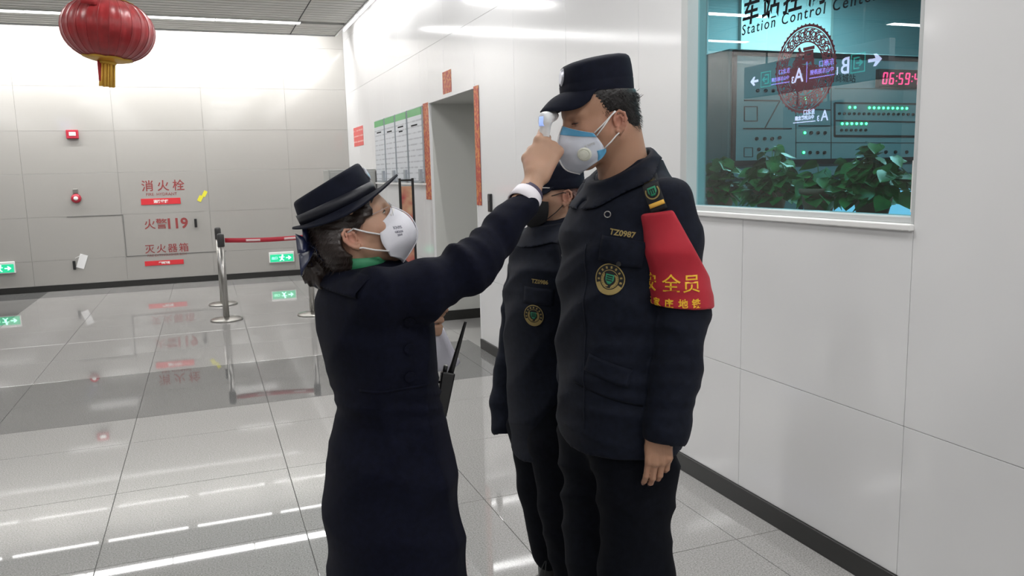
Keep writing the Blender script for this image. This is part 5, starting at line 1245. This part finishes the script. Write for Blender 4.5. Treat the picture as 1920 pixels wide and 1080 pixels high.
# coat
Fk = Field(np.arange(-.02, 1.0, .0052), np.arange(1.44, 2.10, .0052), np.arange(.30, 1.51, .0056))
def wst(y, xl, xr, ay): a, b = wp_(xl, y), wp_(xr, y); return ((a[2]+b[2])/2, (a[0]+b[0])/2, YW, (b[0]-a[0])/2*.975, ay)
kst = [(.31, wt(1080)[0]+.02, YW, .185, .225), wst(1080, 612, 874, .205), wst(980, 606, 862, .195), wst(860, 605, 849, .18), wst(800, 619, 835, .162), wst(762, 627, 825, .152), wst(690, 611, 818, .165), wst(620, 594, 812, .175), wst(560, 592, 806, .178), wst(528, 604, 775, .165), wst(516, 618, 735, .12), wst(506, 632, 715, .075)]
Fk.vloft(kst, .02, p=2.2)
Fk.cone(nb+np.array((.0, -.05, -.062)), rsh, .055, .055, .04); Fk.cone(nb+np.array((.0, .05, -.062)), lsh, .055, .055, .04)
sleeve = [rsh, wp_(790, 546, 1.595), wp_(884, 499, 1.60), wp_(938, 436, 1.645), wp_(979, 382, 1.69)]; SR = [.062, .0575, .053, .042, .037]
F2 = Field(*Fk.a); F2.chain(sleeve, SR, .03); sd_ = _n(sleeve[-1]-sleeve[-2]); cuff(F2, sleeve[-1], sd_, .037, .026)
F2.folds(.0052, [(_n(sleeve[3]-sleeve[1])+np.array((.0, .25, -.15)), .042, 1.0), (_n(sleeve[3]-sleeve[1]), .07, .8)], 14, lambda x, y, z: np.exp(-((x-sleeve[2][0]+.03)/.09)**2))
lsl = [lsh, lel, wp_(772, 615, 1.95)]; F2.chain(lsl, [.06, .052, .042], .02); ld_ = _n(lsl[-1]-lsl[-2]); cuff(F2, lsl[-1], ld_, .042, .02)
Fk._mix((slice(None),)*3, F2.V, .016, 'add')
Fk.folds(.0050, [((.2, .1, 1), .13, .8), ((1, .3, .15), .10, .9), ((-.6, .4, .8), .12, .7)], 31)
Fk.folds(.004, [((1, .25, .05), .085, 1)], 33, lambda x, y, z: np.clip((.92-z)*3, 0, 1)); Fk.folds(.003, [((.1, .1, 1), .035, 1)], 35, lambda x, y, z: np.exp(-((z-1.0)/.05)**2))
km = Fk.mesh(0, 1); Bk = bvh_of(km); coat = place(link('coat', km, M['navy_coat']), wom)
def rng_band(name, p, d, r0, r1, l0, l1, m, parent=None, n=32):
    d = _n(d); s_ = _n(np.cross(d, (0, 0, 1.0))); t_ = np.cross(s_, d)
    me = loft([[tuple(p+d*l+r*(math.cos(a)*s_+math.sin(a)*t_)) for a in np.linspace(0, 2*math.pi, n+1)[:-1]] for l, r in ((l0, r0-.003), (l0, r0), (l1, r1), (l1, r1-.003), (l0, r0-.003))], False)
    return place(link(name, me, m), parent or wom)
M['cuff_white'] = mat('white_cuff', (.80, .77, .82), .7); M['cuff_violet'] = mat('violet_cuff', (.055, .045, .085), .75)
rng_band('shirt_cuff', sleeve[-1], sd_, .0365, .035, -.005, .030, M['cuff_white'], coat); rng_band('lining_cuff', sleeve[-1], sd_, .0335, .032, 0, .042, M['cuff_violet'], coat)
# collar, scarf, shirt edge
Fq = Field(np.arange(nb[0]-.16, nb[0]+.20, .0036), np.arange(YW-.18, YW+.18, .0036), np.arange(1.22, 1.44, .0036))
Fq.vloft([(z, x, y, a_+.008, b_+.008) for z, x, y, a_, b_ in kst[-5:]], .02); Fq.cone(nb+np.array((.0, -.05, -.062)), rsh, .063, .063, .04); Fq.cone(nb+np.array((.0, .05, -.062)), lsh, .063, .063, .04)
Fq.cone(wp_(672, 540), wp_(664, 470), .082, .066, .03); Fq.cone(wp_(735, 520), wp_(690, 505), .050, .05, .03)
a_, b_ = wp_(604, 509), wp_(770, 474); n_ = np.cross(_n(b_-a_), (0, 1, 0)); n_ *= np.sign(n_[2]); Fq.plane(a_, n_, .005)
a_, b_ = wp_(596, 536), wp_(772, 552); n_ = np.cross(_n(b_-a_), (0, 1, 0)); n_ *= -np.sign(n_[2]); Fq.plane(a_, n_, .005)
Fq.cone(wp_(675, 560), wp_(664, 440), .056, .056, .004, 'sub')
place(link('coat_collar', Fq.mesh(0, 3), M['navy_coat']), coat)
M['scarf'] = mat('green_scarf', (.03, .22, .10), .6)
def neck_ring(px0, py0, px1, py1, r, y_r, hgt, m, nm, seg=40):
    a, b = wp_(px0, py0), wp_(px1, py1); c_ = (a+b)/2; f_ = (b-a)/2
    me = thick(grid(lambda u, v: tuple(c_+f_*math.cos(2*math.pi*u)+np.array((0, y_r*math.sin(2*math.pi*u), hgt*(v-.5)))*np.array((1, 1, 1))), seg, 3, True, True), .003); return place(link(nm, me, m), wom)
neck_ring(612, 493, 728, 486, 0, .074, .026, M['scarf'], 'scarf'); neck_ring(618, 477, 728, 480, 0, .066, .007, M['cuff_white'], 'shirt_collar')
# belt line and buttons on the coat front
for py in (600, 650, 705): place(link('coat_button', wrap(disc(0, .011, .004, 18), basis(wp_(770, py, 1.60), (.95, -.3, 0), (0, 0, 1)), Bk, .001), M['navy_coat']), coat)
place(link('waist_seam', wrap(plate(.15, .006, 16, 1, .001), basis(wp_(745, 742, 1.55), (1, -.15, 0), (0, 0, 1)), Bk, .0006), M['navy_coat']), coat)
# mask with two straps
R2 = [(.106, .002), (.128, -.020), (.141, -.046), (.141, -.080), (.122, -.108), (.074, -.138)]; E2 = [(.066, .066, -.022), (.054, .070, -.046), (.050, .071, -.066), (.052, .069, -.084), (.054, .060, -.104)]
mk = place(link('face_mask', mask_sheet(Hw, R2, E2, .019), M['mask_white']), wom)
place(link('seam_edge', tube([Hw.p(x+.001, 0, z) for x, _, z in smooth_pts([(a, 0, b) for a, b in R2], 30)], .0014, 6), M['mask_white']), mk)
place(link('nose_wire', mask_sheet(Hw, R2, E2, .019, .05, .09, -.5, .5, off=.0014, n=16, th=.0008), M['elastic']), mk)
mb = bvh_of(mk.data); M['grey_ink'] = mat('grey_ink', (.25, .25, .30), .6)
pr = joinm([xform(text_mesh(t_, sz, .0002, .0002), Matrix.Translation((0, dy, 0))) for t_, sz, dy in (('KN95', .0085, .007), ('GB2626', .006, -.001), ('2019', .006, -.008))])
place(link('mask_print', wrap(pr, basis(Hw.p(.122, -.09, -.070), tuple(Hw.R @ np.array((.75, .62, -.25))), (0, 0, 1)), mb, .0008), M['grey_ink']), mk)
for z0_, x0_, yy, ez in ((-.044, .054, .074, .020), (-.090, .056, .069, -.030)):
    for sd in (1, -1):
        place(link('ear_strap', tube([Hw.p(x0_, sd*yy, z0_), Hw.p(x0_*.5, sd*.0815, z0_*.5+(-.025+ez)*.5), Hw.p(.004, sd*.0815, -.025+ez), Hw.p(-.012, sd*.076, -.025+ez*.85)], .0021, 6, flat=1.5), M['elastic']), mk)
# rimless spectacles
M['lens'] = mat('clear_lens', (1, 1, 1), .02, alpha=.12, spec=.5); M['lens_rim'] = mat('lens_edge', (.35, .33, .35), .3)
gs = place(link('spectacles', joinm([tube([Hw.p(.106+.003*math.cos(a), sd*(.032+.021*math.sin(a)), -.004+.016*math.cos(a)) for a in np.linspace(0, 2*math.pi, 25)[:-1]], .00035, 5, closed=True) for sd in (1, -1)]+[tube([Hw.p(.100, sd*.053, .006), Hw.p(.06, sd*.074, .006), Hw.p(0, sd*.080, .004)], .0006, 5) for sd in (1, -1)]+[tube([Hw.p(.107, -.011, .002), Hw.p(.112, 0, .005), Hw.p(.107, .011, .002)], .0008, 5)]), M['lens_rim']), wom)
for sd in (1, -1): place(link('lens', grid(lambda u, v: tuple(Hw.p(.106+.003*math.cos(2*math.pi*u)*v, sd*(.032+.021*v*math.sin(2*math.pi*u)), -.004+.016*v*math.cos(2*math.pi*u))), 24, 4, True, True), M['lens']), gs)
# stockings and shoes
boots(wom, lx-.01, (1.67, 1.83), 1, shaft=.07)

# ------------------------------------------------------------------ what she holds
th = thing('infrared_thermometer', 'white infrared forehead thermometer with pale blue screen held under the cap brim', 'thermometer', tuple(wp_(1022, 230, 1.72)))
M['thermo'] = mat('thermometer_white', (.78, .80, .82), .35); M['thermo_screen'] = mat('thermometer_screen', (.35, .5, .9), .3, emit=(.30, .42, .85), estr=.7)
g0, g1 = wp_(1018, 290, 1.785), wp_(1023, 228, 1.765); tip_ = wp_(1038, 218, 1.80)
Ftm = Field(*[np.arange(min(g0[i], g1[i], tip_[i])-.05, max(g0[i], g1[i], tip_[i])+.05, .0022) for i in range(3)])
Ftm.cone(g0, g1, .0100, .0140, .008, sq=((.3, .95, 0), 1.1)); Ftm.cone(g1+np.array((-.004, 0, .006)), g1+np.array((.006, .012, .008)), .0165, .0155, .01); Ftm.cone(g1+np.array((.004, .008, .006)), tip_, .0155, .0115, .008)
Ftm.plane(g1+np.array((-.0135, 0, 0)), (-1, -.25, .12), .003)
place(link('casing', Ftm.mesh(0, 1), M['thermo']), th)
sb = bvh_of(th.children[0].data)
place(link('screen', wrap(plate(.015, .022, 4, 6, .0008), basis(g1+np.array((-.06, -.015, .006)), (.25, -1, 0), (.12, 0, 1)), sb, .0005), M['thermo_screen']), th)
place(link('sensor_ring', rng_band('r', tip_, tip_-g1, .0105, .0095, .002, .010, M['blackp']).data, None, None), th); bpy.data.objects.remove(wom.children[-1]) if wom.children and wom.children[-1].name.startswith('r') else None
for o_ in [o_ for o_ in bpy.data.objects if o_.name == 'r' or o_.name.startswith('r.')]: bpy.data.objects.remove(o_)
pp = thing('paper_sheets', 'folded white paper sheets hanging from the hand of the woman in the coat', 'paper', tuple(wp_(825, 640, 1.92)))
M['paper'] = mat('white_paper', (.66, .66, .74), .7)
def sheet(c4, bend): 
    A, B, C, D = [np.array(c_) for c_ in c4]; return thick(grid(lambda u, v: tuple((A*(1-u)+B*u)*(1-v)+(D*(1-u)+C*u)*v+np.array((.0, bend*math.sin(math.pi*u), 0))), 8, 8), .0008)
place(link('sheet', sheet([wp_(800, 604, 1.935), wp_(822, 604, 1.935), wp_(858, 686, 1.93), wp_(802, 706, 1.925)], .008), M['paper']), pp)
place(link('sheet', sheet([wp_(808, 612, 1.945), wp_(830, 612, 1.945), wp_(863, 680, 1.95), wp_(832, 702, 1.945)], -.006), M['paper']), pp)
rd = thing('two_way_radio', 'black handheld radio with long antenna clipped at the coat front', 'radio', tuple(wp_(829, 735, 1.80)))
ra, rb = wp_(840, 698, 1.80), wp_(826, 780, 1.79); ax_ = _n(ra-rb); sx = _n(np.cross(ax_, (.2, .98, 0))); sy = np.cross(ax_, sx)
def rbox(l0, l1, w0, w1, d0, d1, m, nm, off=0.0):
    me = loft([[tuple(rb+ax_*l+sx*(w*cx)+sy*(d*cy+off)) for cx, cy in [(-1, -.7), (-.8, -1), (.8, -1), (1, -.7), (1, .7), (.8, 1), (-.8, 1), (-1, .7)]] for l, w, d in ((l0, w0*.9, d0*.9), (l0+.003, w0, d0), (l1-.003, w1, d1), (l1, w1*.9, d1*.9))], True, False); return place(link(nm, me, m), rd)
LR = float(np.linalg.norm(ra-rb))
rbox(0, LR, .013, .0165, .017, .017, M['blackp'], 'casing'); rbox(LR*.2, LR*.55, .009, .010, .0012, .0012, mat('radio_grille', (.03, .03, .03), .6), 'grille', -.0175)
kn = ra+sx*.009; place(link('knob', tube([ra+sx*.008, ra+sx*.008+ax_*.014], .0055, 12), M['blackp']), rd); place(link('knob_cap', tube([ra+sx*.008+ax_*.0135, ra+sx*.008+ax_*.017], .0045, 10), M['alu']), rd)
an = wp_(873, 603, 1.80); place(link('antenna', tube([ra-sx*.006-ax_*.004, ra-sx*.006+(an-ra)*.18, an-(an-ra)*.02, an], [.0075, .0062, .0036, .0040], 12), M['blackp']), rd)
place(link('belt_clip', tube([rb+ax_*LR*.75+sx*.016, rb+ax_*LR*.75+sx*.026, rb+ax_*LR*.35+sx*.024], .004, 6), M['blackp']), rd)
# ------------------------------------------------------------------ the shorter guard standing behind
YG = 2.33
grd = person('shorter guard in navy cap, spectacles and black mask, standing behind the tall guard', (1.0, YG, 0))
gp = lambda px, py, y=2.20: P(px, py, y+.13)      # depths below are relative to a first guess of 2.20
Hg = Head(gp(1060, 371, 2.125), 1, frame(-.985, .08, 3), .92)
gc = lambda y: gp(1022, y)
gsl, gel, gwl = gp(1082, 462, 2.02), gp(1090, 640, 2.02), gp(1078, 800, 2.02)
gsr, ger, gwr = gp(988, 462, 2.37), gp(962, 640, 2.41), gp(957, 690, 2.405)
gx = gc(900)[0]
lgn = [np.array((gx, 2.24, .74)), np.array((gx+.03, 2.24, .42)), np.array((gx+.06, 2.24, .08))]; lgf = [np.array((gx, 2.42, .74)), np.array((gx+.03, 2.42, .42)), np.array((gx+.06, 2.42, .08))]
Fg = Field(axis(.70, 1.46, [(.95, 1.24)], .003, .012), axis(2.03, 2.66, [(2.22, 2.44)], .003, .012), axis(-.01, 1.62, [(1.30, 1.60)], .003, .013))
Hg.sculpt(Fg, .95, .74)
gn = gp(1058, 430)
Fg.cone(Hg.p(-.03, 0, -.06), gn, .048, .055, .03); Fg.cone(gn-np.array((0, 0, .06)), gc(780), .07, .07, .03)
Fg.chain([gn, gsl, gel, gwl], [.05, .038, .033, .026], .03); Fg.chain([gn, gsr, ger, gwr], [.05, .038, .033, .026], .03)
for L in (lgn, lgf): Fg.chain([gc(780)]+L, [.06, .06, .048, .038], .03)
tg = hand(Fg, gwl, (-.05, 0, -1), (-.93, .3, 0), (-.3, -.93, 0), .88, [(20, 34, 22)]*4, .02)
hand(Fg, gwr, (-.05, 0, -1), (-.93, -.3, 0), (-.3, .93, 0), .72, [(60, 70, 40)]*4, .02)
me = tint(Fg.mesh(), (.47, .29, .20), Hg.spots()); place(link('body', me, M['skin_w']), grd); Hg.eyes(grd, me, .6, .1, .9)

Fh = Field(*[np.arange(Hg.c[i]-.16, Hg.c[i]+.16, .0036) for i in range(3)])
Fh.ell(Hg.p(-.006, 0, .036), np.array((.094, .0805, .088))*.92, Hg.R, .01); Fh.cone(Hg.p(-.048, -.04, -.04), Hg.p(-.048, .04, -.04), .040, None, .03); Fh.cone(Hg.p(-.05, -.03, -.08), Hg.p(-.05, .03, -.08), .032, None, .02)
fwd, up_ = Hg.R[:, 0], Hg.R[:, 2]
Fh.plane(Hg.p(.055, 0, .02), fwd*.95-up_*.3, .006)
for y in (-1, 1): Fh.cone(Hg.p(-.004, .05*y, -.030), Hg.p(-.004, .12*y, -.030), .028, None, .006, 'sub'); Fh.cone(Hg.p(.045, .04*y, -.035), Hg.p(.045, .12*y, -.035), .036, None, .01, 'sub'); Fh.cone(Hg.p(.012, .04*y, -.08), Hg.p(.012, .12*y, -.08), .036, None, .01, 'sub')
Fh.folds(.002, [(up_+.5*fwd, .009, 1)], 3)
Rc = frame(-.985, .08, -3.0); cut = gp(1043, 352); Fh.plane(cut+Rc[:, 2]*.022, Rc[:, 2], .004); hm = Fh.mesh(0, 1)
st_ = hair_strands(hm, 500, lambda c, n_, r_: (None if np.dot(np.array(c)-cut, Rc[:, 2]) > -.006 or np.dot(np.array(c)-Hg.c, fwd) > .02 else Vector(-up_*r_.uniform(.008, .02)-fwd*r_.uniform(.004, .014))+n_*r_.uniform(-.002, .001)), 9, .0004)
place(link('hair', joinm([hm]+st_), M['hair_red']), grd)
# jacket
Fj = Field(np.arange(.70, 1.48, .0056), np.arange(2.03, 2.68, .0056), np.arange(.56, 1.42, .006))
def gst(y, ax, ay, dx=0): c = gc(y); return (c[2], c[0]+dx, YG, ax, ay)
gsts = [gst(846, .130, .170, .03), gst(760, .128, .172, .015), gst(650, .126, .172, .005), gst(560, .124, .172), gst(500, .118, .168, .01), gst(460, .105, .150, .02), gst(430, .085, .10, .04), gst(408, .075, .08, .045)]
Fj.vloft(gsts, .03)
def gtop(F, g): F.cone(gn+np.array((.0, -.05, -.03)), gsl, .055+g, .055+g, .04); F.cone(gn+np.array((.0, .05, -.03)), gsr, .055+g, .055+g, .04)
gtop(Fj, 0)
gal = [gsl, gp(1090, 540, 2.01), gel, gwl]; gar = [gsr, gp(972, 550, 2.40), ger, gp(946, 745, 2.40), gp(946, 800, 2.37)]
F2 = Field(*Fj.a); F2.chain(gal, [.056, .056, .054, .05], .02); F2.chain(gar, [.056, .054, .052, .050, .048], .02)
cuff(F2, gal[-1], _n(gal[-1]-gal[-2]), .05, .0); cuff(F2, gar[-1], _n(gar[-1]-gar[-2]), .048, .02)
Fj._mix((slice(None),)*3, F2.V, .012, 'add')
Fj.folds(.0065, [((.2, 0, 1), .08, .4), ((.8, .3, .6), .11, .9), ((-.7, .3, .7), .10, .9)], 41)
jm = Fj.mesh(0, 1); Bg = bvh_of(jm); gj = place(link('jacket', jm, M['navy']), grd)
Fq = Field(np.arange(gn[0]-.2, gn[0]+.2, .004), np.arange(YG-.24, YG+.24, .004), np.arange(1.20, 1.42, .004))
Fq.vloft([(z, x, y, a_+.008, b_+.008) for z, x, y, a_, b_ in gsts[3:]], .03); gtop(Fq, .008)
ga, gb = gp(1060, 440), gp(1052, 360); Fq.cone(ga, gb, .088, .078, .03)
def gpl(F, pa, pb, y, up):
    a, b = gp(*pa, y), gp(*pb, y); n_ = np.cross(_n(b-a), (0, 1.0, 0)); n_ *= np.sign(n_[2])*(1 if up else -1); F.plane(a, n_, .004)
gpl(Fq, (1100, 396), (1000, 424), 2.20, True); gpl(Fq, (1105, 420), (985, 470), 2.12, False); Fq.cone(ga-(gb-ga)*.6, gb, .064, .064, .004, 'sub')
place(link('collar', Fq.mesh(0, 7), M['navy']), gj)
gch = lambda px, py: basis(gp(px, py, 2.05), (.80, -.60, -.05), (0, 0, 1))
roundel(gj, Bg, gch(996, 595), .033); place(link('number_strip', wrap(text_mesh('TZ0986', .017, .0006, .0005), gch(1008, 534), Bg, .0012), M['gold_thread']), gj)
epaulette(gj, Bg, basis(gp(1066, 480, 1.94), (.85, -.5, .2), (-.2, .1, 1)), .036, .07)
place(link('pocket_flap', wrap(plate(.10, .05, 10, 5, .002), gch(1005, 558), Bg, .001), M['navy']), gj)
for py in (437, 476, 500): place(link('snap_button', wrap(disc(0, .006, .003, 14), gch(1070 if py < 450 else 1062, py), Bg, .001 if py > 450 else .009), M['steel']), gj)
# trousers, laces, boots
Ft = Field(np.arange(.74, 1.42, .008), np.arange(2.09, 2.60, .008), np.arange(.10, .86, .008))
for L in (lgn, lgf): Ft.chain([L[0]+np.array((.01, 0, .03)), L[0]+np.array((.0, 0, -.10)), L[1], L[2]+np.array((0, 0, .10))], [.085, .086, .084, .074], .03)
Ft.ell((gx+.01, YG, .75), (.095, .13, .09), None, .05); Ft.folds(.007, [((.3, .2, 1), .09, 1), ((.9, .2, .4), .12, .7)], 51)
place(link('trousers', Ft.mesh(0, 1), M['navy_dark']), grd)
boots(grd, lgn[2][0], (2.24, 2.42), -1, shaft=.24)
place(link('trouser_cord', joinm([tube(smooth_pts([gp(1022, 1052, 2.2), gp(1016, 1066, 2.18), gp(1010, 1085, 2.17)], 6), .0016, 5), tube(smooth_pts([gp(1024, 1052, 2.2), gp(1023, 1066, 2.18), gp(1021, 1085, 2.17)], 6), .0016, 5)]), M['blackp']), grd)
# cap
Rc = frame(-.985, .08, -3.0); go = gp(1043, 352); ca, cbw = .087, .081
cap_ = place(link('cap', cap_shell(go, Rc, ca, cbw, [(-.004, 1.0), (.004, 1.015), (.026, 1.015), (.0285, 1.005), (.031, 1.012), (.055, .99), (.066, .965), (.073, .93), (.078, .86), (.081, .70), (.084, .42), (.085, .05)], -.008, 64, 2.5), M['cap_navy']), grd)
inn = lambda ph: (ca*1.01*math.cos(ph), cbw*1.01*math.sin(ph), .006)
out_ = lambda ph: (ca*math.cos(ph)+.052*max(math.cos(ph*.98), 0)**.6, cbw*1.04*math.sin(ph), -.016-.010*math.sin(abs(ph))**2+.022*(abs(ph)/1.32)**6)
place(link('brim', brim_sheet(go, Rc, inn, out_, -1.32, 1.32, curve=.004), M['cap_navy']), cap_)
gb_ = bvh_of(cap_.data); place(link('cap_badge', cap_emblem(go, Rc, gb_, loft([[(x*w_, y*h_, z) for x, y in [(math.cos(a), math.sin(a)) for a in np.linspace(0, 2*math.pi, 21)[:-1]]] for w_, h_, z in ((.013, .019, 0), (.013, .019, .002), (.009, .014, .004))], True, False), .043), M['silver']), cap_)
# black mask, spectacles
R3 = [(.106, -.004), (.124, -.026), (.132, -.052), (.130, -.080), (.120, -.112), (.074, -.138)]; E3 = [(.054, .070, -.012), (.050, .072, -.040), (.048, .072, -.066), (.048, .068, -.086), (.050, .060, -.106)]
mk = place(link('face_mask', mask_sheet(Hg, R3, E3, .018), M['mask_black']), grd)
for k_ in range(3): place(link('pleat', mask_sheet(Hg, R3, E3, .018, .3+.16*k_, .325+.16*k_, off=.0014, th=.001), M['mask_black']), mk)
for z0_, x0_, yy, ez in ((-.024, .054, .072, .018), (-.098, .050, .066, -.026)):
    for sd in (1, -1): place(link('ear_strap', tube([Hg.p(x0_, sd*yy, z0_), Hg.p(x0_*.5, sd*.0805, z0_*.5+(-.025+ez)*.5), Hg.p(.002, sd*.0805, -.025+ez), Hg.p(-.012, sd*.076, -.025+ez*.85)], .0016, 6), M['mask_black']), mk)
M['clear_frame'] = mat('clear_frame', (.75, .70, .66), .15, spec=.6)
gs = place(link('spectacles', joinm([tube([Hg.p(.110-.006*abs(math.sin(a)), sd*(.034+.025*math.sin(a)), -.002+.020*math.cos(a)) for a in np.linspace(0, 2*math.pi, 25)[:-1]], .0018, 6, closed=True) for sd in (1, -1)]+[tube([Hg.p(.102, sd*.059, .006), Hg.p(.06, sd*.078, .007), Hg.p(0, sd*.081, .004)], .0018, 6) for sd in (1, -1)]+[tube([Hg.p(.110, -.010, .002), Hg.p(.114, 0, .004), Hg.p(.110, .010, .002)], .0018, 6)]), M['clear_frame']), grd)
for sd in (1, -1): place(link('lens', grid(lambda u, v: tuple(Hg.p(.110-.006*abs(math.sin(2*math.pi*u))*v, sd*(.034+.025*v*math.sin(2*math.pi*u)), -.002+.020*v*math.cos(2*math.pi*u))), 24, 4, True, True), M['lens']), gs)
